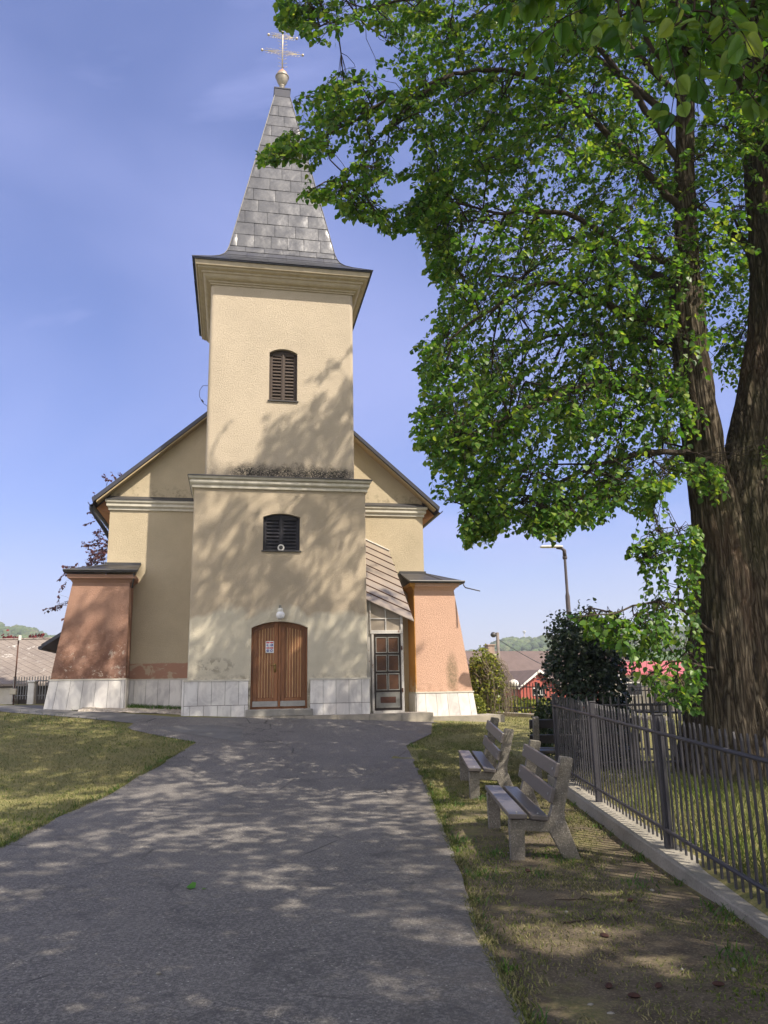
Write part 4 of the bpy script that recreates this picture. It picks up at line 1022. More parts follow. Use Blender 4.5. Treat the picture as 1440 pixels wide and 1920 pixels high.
lf0, lf1 = at(26, 1300, 27), at(100, 1298, 26)
fence('pale picket fence left of the weathered buttress', lf0[:2], lf1[:2], lambda x, y: 1.42, .78, .14, [0], m_fencelight, w=.035, tip=.03)
mb = MB(); p = at(66, 1300, 26.6); mb.bbox(p[0]-.11, p[0]+.11, p[1]-.35, p[1]-.13, 1.2, 2.0, .02); mb.bbox(p[0]-.14, p[0]+.14, p[1]-.38, p[1]-.10, 2.0, 2.06, .015); tag(mb.build('concrete_post', m_white), 'white square gate pillar in the pale fence on the left', 'pillar')

# ------------------------------------------------------------------ street lamps, poles
p = at(1067, 1160, 20.0); lx, ly = p[0], p[1]; zt = at(1067, 1028, 20.0)[2]; zk = at(1068, 1118, 20.0)[2]
sl_ = empty('street_lamp', 'tall street lamp with flat white head rising behind the ivy bush', 'street lamp', (lx, ly, gz(lx, ly)))
zz = gz(lx, ly); m_pole = M('lamp_pole_paint', (.10, .085, .09), (.07, .06, .065), 5, .5)
mb = MB(); mb.tube([(0, 0, -.1), (0, 0, zk-zz), (0, 0, zk-zz+.1), (0, 0, zt-zz-.05)], [.062, .058, .038, .034], 12); mb.build('pole', m_pole, sl_, True, angle=40)
mb = MB(); mb.tube([(0, 0, zt-zz-.22), (0, 0, zt-zz-.06), (-.06, 0, zt-zz), (-.2, 0, zt-zz+.02)], [.05, .05, .04, .035], 10); mb.tube([(.05, 0, zt-zz-.24), (-.05, 0, zt-zz-.24)], .05, 8); mb.build('bracket', m_pole, sl_, True)
mb = MB()
prof = [(-.62, .05, .03), (-.58, .085, .045), (-.3, .10, .055), (-.12, .085, .05), (-.04, .05, .035)]
vs = []; 
for x, w_, h_ in prof:
    for k_ in range(12): a = 2*math.pi*k_/12; vs.append((x, w_*math.cos(a), zt-zz+.04 + h_*(math.sin(a) if math.sin(a) > 0 else .45*math.sin(a))))
fs = [(i*12+k_, i*12+(k_+1) % 12, (i+1)*12+(k_+1) % 12, (i+1)*12+k_) for i in range(4) for k_ in range(12)] + [tuple(range(12)), tuple(range(48, 60))]
mb.add(vs, fs); mb.build('lamp_head', m_white, sl_, True)
p = at(936, 1255, 36); zz = gz(p[0], p[1]); zt = at(936, 1186, 36)[2]
fl_ = empty('floodlight_post', 'thin wooden post with a floodlight on top behind the leafy hedge bush', 'post', (p[0], p[1], zz))
mb = MB(); mb.tube([(0, 0, -.1), (0, 0, zt-zz)], [.085, .07], 8); mb.build('pole', M('old_wood_post', (.2, .17, .15), (.13, .11, .1), 4, .9), fl_, True)
mb = MB(); mb.tube([(0, 0, zt-zz-.05), (-.14, -.08, zt-zz-.02)], .02, 6); mb.lathe((-.2, -.12, zt-zz-.22), [(.05, .0), (.12, .05), (.14, .12), (.1, .2), (.04, .24)], 12); mb.build('floodlight', m_darkmetal, fl_, True)
p = at(28, 1280, 25.5); zz = 1.0; zt = at(28, 1192, 25.5)[2]
mp_ = empty('meter_post', 'rusty thin post with a pale meter box by the left fence', 'post', (p[0], p[1], zz))
mb = MB(); mb.tube([(0, 0, 0), (0, 0, zt-zz)], .022, 6); mb.build('pole', m_rust, mp_, True)
mb = MB(); mb.bbox(-.10, .10, -.10, -.025, .62, .80, .01); mb.bbox(-.085, .085, -.105, -.1005, .635, .785, .002); mb.build('meter_box', M('meter_box_paint', (.55, .50, .40), rough=.6), mp_)
mb = MB(); mb.bbox(.03, .12, -.09, -.06, zt-zz-.16, zt-zz, .008); mb.build('sign_plate', m_white, mp_)

# ------------------------------------------------------------------ far buildings
m_rooftile = M('brown_roof', (.125, .09, .082), (.095, .07, .064), 2, .85, .3, 20); m_redwall = M('red_render', (.34, .085, .06), (.28, .065, .05), 2, .8); m_palewall = M('pale_render', (.52, .48, .40), (.44, .40, .33), 1, .9)
m_redroof = M('red_sheet_roof', (.40, .11, .11), (.34, .09, .09), 2, .5); m_dark = M('dark_glass', (.02, .022, .028), rough=.15)
def gable_house(parent, w, d, zb, ze, zr, wallm, roofm, x0=0, y0=0, over=.35, th=.14, along='y', fascia=None):
    mb = MB()
    if along == 'y': mb.prism([(x0-w/2, zb), (x0+w/2, zb), (x0+w/2, ze), (x0, zr-.12), (x0-w/2, ze)], y0, y0+d)
    else:
        mb.add([(x0-w/2, y0, zb), (x0+w/2, y0, zb), (x0+w/2, y0+d, zb), (x0-w/2, y0+d, zb), (x0-w/2, y0, ze), (x0+w/2, y0, ze), (x0+w/2, y0+d, ze), (x0-w/2, y0+d, ze), (x0-w/2, y0+d/2, zr-.12), (x0+w/2, y0+d/2, zr-.12)],
               [(0,1,5,4), (1,2,6,9,5), (2,3,7,6), (3,0,4,8,7)])
    mb.build('wall', wallm, parent)
    mb = MB()
    if along == 'y':
        k_ = (zr-ze)/(w/2)
        for s_ in (-1, 1):
            e = w/2+over
            mb.cur = 0; mb.prism([(x0, zr), (x0+s_*e, zr-k_*e), (x0+s_*e, zr-k_*e-th*.6), (x0, zr-th)], y0-over, y0+d+over)
            if fascia: mb.cur = 1; mb.prism([(x0, zr+.02), (x0+s_*e, zr-k_*e+.02), (x0+s_*e, zr-k_*e-th), (x0, zr-th-.06)], y0-over-.04, y0-over-.002)
    else:
        k_ = (zr-ze)/(d/2)
        for s_ in (-1, 1):
            e = d/2+over; yc = y0+d/2
            P = [(yc, zr), (yc+s_*e, zr-k_*e), (yc+s_*e, zr-k_*e-th*.6), (yc, zr-th)]
            o = len(mb.v); mb.v += [(x0-w/2-over, a, b) for a, b in P] + [(x0+w/2+over, a, b) for a, b in P]
            for f in ((0,1,2,3), (7,6,5,4), (0,4,5,1), (1,5,6,2), (2,6,7,3), (3,7,4,0)): mb.f.append(tuple(o+i for i in f)); mb.mi.append(0)
    return mb.build('roof', [roofm] + ([fascia] if fascia else []), parent)
p = at(1011, 1300, 56); hg = gz(p[0], p[1])
house = empty('red_house', 'red house with brown roof and small gabled annex beyond the sunny lawn', 'house', (p[0], p[1], 0), rad(22))
gable_house(house, 3.1, 4.5, hg-.4, 1.62, 2.68, m_redwall, m_rooftile, 0, 0, .25, .1, 'y', m_white)
rf = gable_house(house, 16, 8.4, hg-.4, 1.75, 4.35, m_redwall, m_rooftile, 4.9, 3.4, .4, .14, 'x')
q = at(987, 1228, 61); mb = MB(); 
mb.bbox(.15, .75, 7.2, 7.8, 3.6, 4.75, .03); mb.bbox(.08, .82, 7.13, 7.87, 4.75, 4.85, .02); mb.build('chimney', M('chimney_brick', (.3, .22, .17), rough=.9), rf)
mb = MB(); mb.bbox(-.55, .45, -.05, .02, .92, 1.45, .01); mb.cur = 1
for i in range(5): mb.box(-.5+i*.2, -.5+i*.2+.14, -.06, -.052, .98, 1.39)
mb.build('window', [m_white, m_dark], house)
mb = MB(); mb.bbox(-.42, -.30, -.16, -.001, 2.12, 2.30, .01); mb.build('wall_light', m_white, house)
p = at(1225, 1270, 47); hg = gz(p[0], p[1])
bl = empty('pale_building', 'long pale building with red sheet roof seen between leaves and trunk', 'building', (p[0], p[1], 0), rad(-4))
gable_house(bl, 9, 5, hg-.3, 2.25, 2.95, m_palewall, m_redroof, 2.2, 0, .25, .12, 'x')
mb = MB(); mb.hexa([(-.2, -2.6, 1.95), (7, -2.6, 1.95), (7, .1, 2.35), (-.2, .1, 2.35)], [(-.2, -2.6, 2.05), (7, -2.6, 2.05), (7, .1, 2.45), (-.2, .1, 2.45)]); mb.build('canopy_roof', m_redroof, bl)
for x in (-1.6, .6, 3.2, 5.5):
    mb = MB(); mb.bbox(x, x+.9, -.06, .02, .9, 1.7, .01); mb.cur = 1; mb.box(x+.07, x+.83, -.07, -.062, .97, 1.63); mb.build('window', [m_white, m_dark], bl)
mb = MB(); mb.bbox(-2.1, -1.9, -.5, -.3, hg-.3, 2.3, .01); mb.build('column', m_white, bl)
# shed with lozenge shingles on the left
def shingle():
    m, t, b, o = new_mat('lozenge_shingles'); k = K(t); v = k.coord((1, 1, 1.0), kind='Object'); x, y, z = k.sep(v)
    s_ = k.math('ADD', k.math('MULTIPLY', y, .9), z)
    a = k.math('FRACT', k.math('MULTIPLY', k.math('ADD', x, s_), 2.3)); b2 = k.math('FRACT', k.math('MULTIPLY', k.math('SUBTRACT', x, s_), 2.3))
    e = k.math('MINIMUM', k.rng(a, 0, .10), k.rng(b2, 0, .10))
    c = k.mix(k.rng(k.noise(v, .9, 7, .65), .35, .7), (.22, .185, .16), (.15, .125, .112)); c = k.mix(k.rng(e, 0, 1, .8, 0), c, (.09, .065, .06))
    w_ = k.math('MULTIPLY', k.rng(k.noise(v, 2.3, 6, .75, .5), .60, .64), k.rng(z, 2.2, 3.6, .25, 1)); c = k.mix(w_, c, (.50, .48, .45))
    t.links.new(c, b.inputs['Base Color']); b.inputs['Roughness'].default_value = .9; t.links.new(k.bump(e, .6, .03), b.inputs['Normal']); return m
p = at(104, 1285, 31); sx = p[0]; ze = at(50, 1284, 31)[2]; zr_ = at(50, 1200, 34.5)[2]
shed = empty('shed', 'low shed with faded lozenge shingle roof at the left edge', 'shed', (0, 0, 0))
mb = MB(); x0, x1 = sx-11, sx+1.6
mb.hexa([(x0, 30.6, ze-.05), (x1, 30.6, ze-.05), (x1, 34.5, zr_-.05), (x0, 34.5, zr_-.05)], [(x0, 30.6, ze+.04), (x1, 30.6, ze+.04), (x1, 34.5, zr_+.03), (x0, 34.5, zr_+.03)])
mb.hexa([(x0, 38.4, ze-.05), (x1, 38.4, ze-.05), (x1, 34.505, zr_-.05), (x0, 34.505, zr_-.05)], [(x0, 38.4, ze+.04), (x1, 38.4, ze+.04), (x1, 34.505, zr_+.03), (x0, 34.505, zr_+.03)])
mb.tube([(x0, 34.5, zr_+.04), (x1, 34.5, zr_+.04)], .06, 6)
mb.build('roof', shingle(), shed)
mb = MB(); mb.box(x0+.3, x1-.4, 31.2, 37.8, .2, ze+.25); mb.build('wall', M('shed_boards', (.10, .085, .075), rough=.9), shed)
mb = MB(); mb.bbox(x0+.2, at(33, 1290, 31)[0], 30.75, 31.15, .2, at(20, 1289, 30.8)[2], .02); mb.build('base_wall', M('limewash', (.5, .47, .43), (.38, .35, .31), 3, .9), shed)
# overhead wires to the red house
mb = MB(); pa, pb = np.array([at(936, 1200, 36), at(1100, 1262, 58)]); 
mb.tube([pa + (pb-pa)*t - np.array([0, 0, .5*math.sin(math.pi*t)]) for t in np.linspace(0, 1, 14)], .018, 4); tag(mb.build('overhead_wire', m_navy), 'thin wire sagging from the floodlight post to the red house', 'wire')
p = at(984, 1203, 560); mb = MB(); mb.tube([(0, 0, -6), (0, 0, at(984, 1184, 560)[2]-p[2])], .35, 5); mb.lathe((0, 0, at(984, 1189, 560)[2]-p[2]), [(.3, 0), (1.1, 1.4), (1.3, 2.2), (.3, 2.4)], 8)
o = mb.build('transmitter_mast', m_white); o.location = p; tag(o, 'tiny pale transmitter mast on the wooded hilltop', 'mast')

# ------------------------------------------------------------------ foliage machinery
LEAF_T = np.array([(0, 0, 0), (.46, .16, .07), (.44, .55, .09), (0, 1.05, -.04), (-.44, .55, .09), (-.46, .16, .07)])
LEAF_F = np.array([(0, 1, 2, 3), (0, 3, 4, 5)])
_b = [(.13, -.02), (.33, .03), (.47, .20), (.50, .40), (.43, .62), (.28, .82), (.10, .98)]
_mid = [(0, 0.0, 0), (0, .22, -.015), (0, .5, -.02), (0, .8, -.01), (0, 1.1, -.06)]
HI_T = np.array(_mid + [(x, y, .10*x + .035*math.sin(9*y)) for x, y in _b] + [(-x, y, .10*x + .035*math.sin(9*y+1)) for x, y in _b])
HI_F = np.array([q for o_, f_ in ((5, 1), (12, -1)) for q in [(0, o_, o_+1, 1), (1, o_+1, o_+2, o_+3), (1, o_+3, o_+4, 2), (2, o_+4, o_+5, 3), (3, o_+5, o_+6, 4)]])
def unit(a): return a/np.maximum(np.linalg.norm(a, axis=-1, keepdims=True), 1e-9)
def leaves(pos, axis, nrm, size, tmpl=LEAF_T, faces=LEAF_F, fold=None):
    y = unit(axis); z = unit(nrm - (nrm*y).sum(-1, keepdims=True)*y); x = np.cross(y, z)
    m = len(pos); T = np.repeat(tmpl[None], m, 0)
    if fold is not None: T = T*np.stack([np.ones(m), np.ones(m), fold], -1)[:, None, :]
    V = pos[:, None] + size[:, None, None]*(T[..., 0:1]*x[:, None] + T[..., 1:2]*y[:, None] + T[..., 2:3]*z[:, None])
    Fq = faces[None] + (np.arange(m)*len(tmpl))[:, None, None]
    return V.reshape(-1, 3), Fq.reshape(-1, faces.shape[1])
def twigs(paths, r0, r1):
    """paths (m,k,3): 3-sided tubes"""
    m, k, _ = paths.shape
    d = unit(np.gradient(paths, axis=1)); up = np.where(np.abs(d[..., 2:3]) > .9, np.array([1., 0, 0]), np.array([0, 0, 1.]))
    a = unit(np.cross(d, up)); b = np.cross(a, d); r = np.linspace(r0, r1, k)[None, :, None]
    V = np.stack([paths + r*(a*math.cos(q) + b*math.sin(q)) for q in (0, 2.094, 4.189)], 2)
    i = np.arange(k-1)[:, None]*3 + np.arange(3)[None]; j = np.arange(k-1)[:, None]*3 + (np.arange(3)[None]+1) % 3
    f = np.stack([i, j, j+3, i+3], -1).reshape(-1, 4)
    Fq = f[None] + (np.arange(m)*k*3)[:, None, None]
    return V.reshape(-1, 3), Fq.reshape(-1, 4)
def sprays(P, D, Ls, n, size, droop=.45, hi=False):
    m = len(P); t = (np.arange(n)+.5)/n; t = t[None] + rng.uniform(-.3/n, .3/n, (m, n))
    Z = np.array([0, 0, 1.])
    pos = P[:, None] + D[:, None]*(Ls[:, None]*t)[..., None] - Z*(droop*Ls[:, None]*t*t)[..., None]
    tan = unit(D[:, None] - Z*(2*droop*t)[..., None])
    side = unit(np.cross(D, Z) + 1e-6)[:, None]*np.where(np.arange(n) % 2 == 0, 1., -1.)[None, :, None]
    ax = side*.8 + tan*.5 - Z*.55 + rng.normal(0, .33, (m, n, 3))
    nr = Z*.9 + side*.25 + rng.normal(0, .45, (m, n, 3))
    pos = pos + unit(ax)*.02
    sz = size*rng.uniform(.5, 1.25, (m, n))
    V, Fq = leaves(pos.reshape(-1, 3), ax.reshape(-1, 3), nr.reshape(-1, 3), sz.ravel(), *((HI_T, HI_F) if hi else (LEAF_T, LEAF_F)), fold=rng.uniform(.3, 2.2, m*n))
    tt = np.linspace(0, 1, 4)
    paths = P[:, None] + D[:, None]*(Ls[:, None]*tt)[..., None] - Z*(droop*Ls[:, None]*tt*tt)[..., None]
    return V, Fq, paths
def inpoly(px, poly):
    x, y = px[:, 0], px[:, 1]; r = np.zeros(len(px), bool); P = np.array(poly, float)
    for (x0, y0), (x1, y1) in zip(P, np.roll(P, -1, 0)):
        c = ((y0 > y) != (y1 > y)); xi = (x1-x0)*(y-y0)/((y1-y0) if y1 != y0 else 1e-9) + x0
        r ^= c & (x < xi)
    return r
def ats(px, Yd): return np.array([at(a, b, c) for (a, b), c in zip(px, Yd)])
def poly_pts(poly, n, y0, y1, clump=.0, fs=.9):
    P = np.array(poly, float); lo, hi = P.min(0), P.max(0); out_ = []
    while sum(map(len, out_)) < n:
        px = rng.uniform(lo, hi, (n*3, 2)); px = px[inpoly(px, poly)]
        w = ats(px, rng.uniform(y0, y1, len(px)))
        if clump: w = np.array([q for q in w if mnoise.noise(Vector(q)*fs) > -clump + rnd.uniform(-.15, .15)])
        if len(w): out_.append(w)
    return np.concatenate(out_)[:n]
def ell_pts(c, r, n, shell=.0):
    out_ = []; tot = 0
    while tot < n:
        q = rng.uniform(-1, 1, (n*3, 3)); l = np.linalg.norm(q, axis=1); q = q[(l < 1) & (l > shell)]
        p = np.array(c) + q*np.array(r); s = proj_np(p)
        inside = (s[:, 2] > .2) & (s[:, 0] > -90) & (s[:, 0] < 1530) & (s[:, 1] > -110) & (s[:, 1] < 2000)
        p = p[~inside]; p = np.array([a for a in p if mnoise.noise(Vector(a)*.72) > -.02 + rnd.uniform(-.08, .08)]).reshape(-1, 3); out_.append(p); tot += len(p)
    return np.concatenate(out_)[:n]
def resample(pl, step=.25):
    pl = [np.array(p, float) for p in pl]; o = []
    for i in range(len(pl)-1):
        p0, p1, p2, p3 = pl[max(i-1, 0)], pl[i], pl[i+1], pl[min(i+2, len(pl)-1)]
        n = max(2, int(np.linalg.norm(p2-p1)/step))
        for j in range(n):
            t = j/n; o.append(.5*((2*p1) + (-p0+p2)*t + (2*p0-5*p1+4*p2-p3)*t*t + (-p0+3*p1-3*p2+p3)*t**3))
    o.append(pl[-1]); return np.array(o)
def clothe(P, limbs, K_, parent, leafmat, n, Lr, size, droop=.45, out_c=None, names=('crown', 'branches'), extra_mb=None, tipok=None, hi=False):
    """leaf sprays at P joined by thin branches to the nearest limb"""
    oc = P.mean(0) if out_c is None else np.array(out_c)
    D = unit(unit((P - oc)*np.array([1, 1, .35])) + rng.normal(0, .55, P.shape) + np.array([0, 0, -.30]))
    Ls = rng.uniform(*Lr, len(P))
    if tipok is not None:
        bad = np.arange(len(P))
        for k_ in range(7):
            e = P[bad] + D[bad]*Ls[bad, None]*1.08 - np.array([0, 0, 1.])*(droop*Ls[bad])[:, None]
            bad = bad[~tipok(e)]
            if not len(bad): break
            D[bad] = unit(D[bad]*.6 + rng.normal(0, .8, (len(bad), 3))); Ls[bad] *= .85
        keep = np.ones(len(P), bool); keep[bad] = False
        P, D, Ls = P[keep], D[keep], Ls[keep]
    LP = np.concatenate(limbs)
    cen = P[rng.choice(len(P), min(K_, len(P)), replace=False)]
    d2 = ((P[:, None] - cen[None])**2).sum(-1); lab = d2.argmin(1)
    mb = extra_mb or MB(); tw = []
    for c in range(len(cen)):
        idx = np.where(lab == c)[0]
        if not len(idx): continue
        m_ = P[idx].mean(0); q = LP[((LP - m_)**2).sum(1).argmin()]
        L_ = np.linalg.norm(m_-q)
        mid = (q+m_)/2 + np.array([0, 0, .14*L_]) + rng.normal(0, .09*L_, 3)
        r0 = min(.024, .009 + .006*L_)
        pts = resample([q, mid, m_], .3)
        mb.tube(pts, list(np.linspace(r0, .008, len(pts))), 5)
        for i in idx:
            a = pts[rnd.randrange(len(pts)//2, len(pts))]; b = P[i]
            tw.append(np.stack([a, (a*.55+b*.45) + rng.normal(0, .03, 3) + np.array([0, 0, .03]), (a*.2+b*.8) + rng.normal(0, .02, 3), b]))
    V, Fq, paths = sprays(P, D, Ls, n, size, droop, hi)
    np_mesh(names[0], V, Fq, leafmat, parent, True)
    v1, f1 = twigs(np.array(tw), .006, .004); v2, f2 = twigs(paths, .004, .0018)
    br = mb.build(names[1], m_twig, parent, True)
    np_mesh('twigs', np.concatenate([v1, v2]), np.concatenate([f1, f2+len(v1)]), m_twig, br)
def trunk_mesh(center, segs, name, parent, flare=.0, amp=.045, ph=0.):
    """fluted, furrowed stem; center rows (x,y,z,r)"""
    c = resample([row for row in center], .09); n = segs; V = []
    for x, y, z, r in c:
        for k_ in range(n):
            a = 2*math.pi*k_/n; ca, sa = math.cos(a), math.sin(a)
            lobe = mnoise.noise(Vector((ca*1.25+ph, sa*1.25, z*.16)))*.22 + mnoise.noise(Vector((ca*2.6, sa*2.6+ph, z*.30)))*.10
            lobe *= .55 + flare*max(0, 1-(z-c[0][2])/2.2)
            wob = .55*mnoise.noise(Vector((ca*2, sa*2, z*.9+ph)))
            q = a*r*7.5 + wob*1.6
            fur = 1 - min(1, 2.2*abs(mnoise.noise(Vector((ca*r*11 + wob*.35, sa*r*11, z*1.15 + ph)))))
            fine = mnoise.noise(Vector((ca*r*26, sa*r*26, z*3.2 + ph)))
            rr = r*(1+lobe) + amp*(.35 - fur) * min(1, r/.35) + amp*.28*fine
            V.append((x + rr*ca, y + rr*sa, z))
    m_ = len(c); i = np.arange(n); Fq = []
    for j in range(m_-1): Fq.append(np.stack([j*n+i, j*n+(i+1) % n, (j+1)*n+(i+1) % n, (j+1)*n+i], -1))
    return np.array(V), np.concatenate(Fq)

# ------------------------------------------------------------------ the big linden
g0 = gz(5.4, 12)
linden = empty('linden_tree', 'huge old linden with deeply furrowed forked trunk behind the near fence', 'tree', (0, 0, 0))
RS = [(5.62, 12.2, g0-.3, 1.30), (5.60, 12.2, .75, 1.06), (5.62, 12.2, 1.6, .95), (5.72, 12.2, 3.0, .84), (5.95, 12.2, 4.3, .70), (6.16, 12.25, 5.2, .58), (6.52, 12.3, 6.5, .52), (6.80, 12.3, 7.9, .46), (6.97, 12.35, 10.4, .37), (6.95, 12.5, 13, .26), (6.9, 12.6, 16, .10)]
LS = [(4.86, 11.75, g0-.3, .70), (4.93, 11.75, .75, .52), (5.0, 11.75, 1.8, .45), (5.10, 11.78, 3.0, .43), (5.13, 11.8, 4.2, .36), (5.06, 11.8, 4.9, .31), (5.04, 11.8, 5.8, .28), (5.02, 11.8, 6.6, .26), (5.03, 11.8, 7.6, .27), (5.14, 11.8, 8.6, .20), (5.30, 11.8, 10.4, .16), (5.5, 11.7, 13, .14), (5.3, 11.6, 16, .05)]
v1, f1 = trunk_mesh(RS, 190, 'trunk', None, 1.3, .055, 0.3); v2, f2 = trunk_mesh(LS, 120, 'trunk', None, .6, .045, 4.1)
np_mesh('trunk', np.concatenate([v1, v2]), np.concatenate([f1, f2+len(v1)]), m_bark, linden, True)
def onstem(st, z): 
    a = np.array(st); return np.array([np.interp(z, a[:, 2], a[:, 0]), np.interp(z, a[:, 2], a[:, 1]), z])
lb = MB(); limbs = []
def limb(pts, r0, r1):
    p = resample(pts, .2); p[1:-1] += rng.normal(0, .012, p[1:-1].shape); lb.tube(p, list(np.linspace(r0*.68, r1*.6, len(p))), 9); limbs.append(p)
limb([onstem(LS, 6.3), at(1225, 745, 11.5), at(1120, 720, 11.2), at(980, 770, 11), at(850, 830, 10.8)], .12, .02)
limb([onstem(LS, 7.3), at(1200, 600, 11.6), at(1040, 530, 11.3), at(940, 570, 11), at(835, 640, 10.7)], .11, .02)
limb([onstem(LS, 8.4), at(1200, 480, 11.8), at(1060, 400, 11.4), at(930, 400, 11.1), at(820, 370, 10.8)], .10, .018)
limb([onstem(LS, 9.3), at(1150, 260, 11.6), at(1010, 150, 11.2), at(850, 140, 10.7), at(730, 240, 10.4), at(640, 340, 10.2)], .10, .015)
limb([at(850, 140, 10.7), at(740, 180, 10.4), at(640, 240, 10.2), at(540, 280, 10.0)], .04, .012)
limb([onstem(LS, 10.2), at(1120, 90, 11.9), at(930, -10, 11.2), at(760, 0, 10.6), at(600, 50, 10.1)], .10, .015)
limb([onstem(LS, 5.1), at(1220, 850, 11.4), at(1100, 880, 11.2), at(980, 940, 11), at(900, 985, 10.9)], .08, .015)
limb([onstem(LS, 7.9), (4.4, 13.2, 9.4), (3.5, 14.8, 11), (2.6, 15.8, 11.8)], .12, .03)
limb([onstem(LS, 6.9), (4.3, 13.0, 7.7), (3.5, 14.4, 8.4), (2.7, 15.4, 8.6)], .10, .03)
limb([onstem(RS, 8.5), (6.4, 13.6, 10.6), (5.8, 15.2, 12.6)], .14, .03)
limb([onstem(RS, 9.0), (7.6, 11.0, 10.8), (8.2, 9.8, 12)], .13, .03)
limb([onstem(RS, 10.6), (5.6, 11.3, 13), (4.0, 10.2, 14.6), (2.2, 9.2, 14.8)], .14, .03)
limb([onstem(RS, 11.5), (5.2, 10.4, 13.2), (3.2, 8.8, 13.6), (1.4, 7.8, 12.6), (.2, 7.2, 11.6)], .11, .02)
limb([(3.2, 8.8, 13.6), (2.2, 9.6, 14.6), (.9, 9.8, 15)], .05, .02); limb([(5.2, 10.4, 13.2), (5.0, 8.8, 14.2), (4.2, 7.6, 15)], .06, .02)
limb([onstem(LS, 11.5), (3.9, 11.6, 13.2), (1.9, 11.4, 14.8), (-.4, 11.4, 15.4)], .09, .02); limb([(3.9, 11.6, 13.2), (3.2, 10.6, 15.4), (2.6, 10.0, 17)], .05, .02)
limb([onstem(RS, 8.0), (7.9, 10.9, 8.6), (9.0, 9.6, 8.2)], .12, .03); limb([onstem(RS, 12), (6.0, 13.4, 14.6), (5.0, 14.6, 17.2)], .08, .02)
limb([onstem(LS, 11), (3.8, 12.4, 13.4), (2.4, 12.6, 15)], .11, .03)
limb([onstem(RS, 7.2), at(1370, 390, 13.2), at(1335, 430, 13.6), at(1300, 470, 13.8)], .07, .02)
limb([onstem(LS, 3.3)+np.array([-.3, -.2, 0]), at(1262, 1020, 11), at(1185, 1035, 10.7)], .035, .01)
limb([onstem(LS, 2.3)+np.array([-.3, -.3, 0]), at(1250, 1130, 10.8), at(1150, 1150, 10.3), at(1070, 1160, 10.0)], .04, .01)
limb([onstem(LS, 1.8)+np.array([-.3, -.3, 0]), at(1255, 1240, 10.8), at(1200, 1280, 10.6)], .03, .01)
lb.build('limb', m_limb, linden, True)
MAIN = [(790, 265), (840, 190), (800, 120), (720, 40), (700, -60), (1500, -60), (1500, 260), (1380, 300), (1350, 520), (1330, 640), (1290, 720), (1300, 880), (1262, 900), (1230, 925), (1205, 960), (1170, 945), (1110, 980), (1075, 975), (1050, 1004), (1020, 1000), (960, 980), (920, 1010), (862, 1012), (905, 955), (850, 915), (815, 930), (860, 880), (795, 865), (780, 800), (805, 740), (785, 655), (845, 640), (795, 605), (850, 560), (815, 520), (810, 470), (775, 430), (805, 390), (783, 335)]
holes = [[(1035, 365), (1090, 350), (1095, 400), (1040, 410)], [(640, 470), (790, 460), (780, 560), (700, 560)]]
P1 = poly_pts(MAIN, 2900, 10.2, 14.6, .03, .80)
P1b = poly_pts([(790, 265), (1000, 60), (1260, 40), (1330, 640), (1260, 900), (1000, 980), (860, 860), (800, 420)], 520, 12.5, 15.4, .1, .7)
P1 = np.concatenate([P1, P1b])
for h_ in holes: P1 = P1[~inpoly(proj_np(P1)[:, :2], h_)]
# thin out leaves right in front of the sunlit stems
s_ = proj_np(P1); infr = (s_[:, 0] > 1255) & (s_[:, 1] > 560) & (P1[:, 1] < 12.4); P1 = P1[~(infr & (rng.random(len(P1)) < .6))]
TOPL = [(520, -60), (512, 20), (528, 62), (560, 50), (590, 85), (640, 80), (650, 45), (700, 60), (740, 95), (690, 120), (610, 128), (588, 160), (640, 175), (560, 168), (540, 190), (600, 215), (560, 232), (520, 260), (475, 292), (480, 312), (530, 305), (560, 300), (580, 325), (600, 300), (640, 290), (648, 310), (600, 345), (558, 362), (562, 382), (620, 378), (632, 405), (670, 420), (715, 425), (742, 400), (725, 350), (738, 310), (760, 245), (800, 240), (840, 190), (800, 120), (740, 40), (720, -60)]
TIPC = [(705, 435), (715, 445), (770, 437), (830, 390), (810, 330), (760, 380)]
P2 = np.concatenate([poly_pts(TOPL, 430, 9.7, 10.9, .10, 1.3), poly_pts([(480, 300), (520, 268), (585, 240), (640, 290), (560, 300)], 26, 9.9, 10.4), poly_pts([(560, 372), (620, 350), (680, 395), (740, 400), (700, 425), (640, 405)], 34, 9.9, 10.5), poly_pts([(515, 20), (560, 0), (600, 80), (535, 60)], 18, 9.8, 10.3)])
P2c = poly_pts(TIPC, 26, 10.3, 10.9)
P3 = poly_pts([(1345, 260), (1440, 240), (1480, 720), (1390, 720), (1345, 690)], 200, 13.0, 14.2, .2)
LOWP = [[(1165, 1045), (1185, 1020), (1240, 995), (1310, 975), (1320, 1040), (1240, 1052), (1215, 1085), (1195, 1060)],
        [(1310, 1050), (1320, 1345), (1265, 1335), (1190, 1300), (1172, 1282), (1230, 1262), (1262, 1225), (1200, 1240), (1160, 1225), (1100, 1200), (1085, 1180), (1150, 1168), (1205, 1135), (1240, 1095)],
        [(1040, 1165), (1060, 1148), (1150, 1140), (1240, 1120), (1235, 1170), (1160, 1185), (1100, 1175)]]
P4 = np.concatenate([poly_pts(LOWP[0], 70, 10.3, 11.0), poly_pts(LOWP[1], 115, 10.4, 11.5), poly_pts(LOWP[2], 42, 10.3, 11.0)])
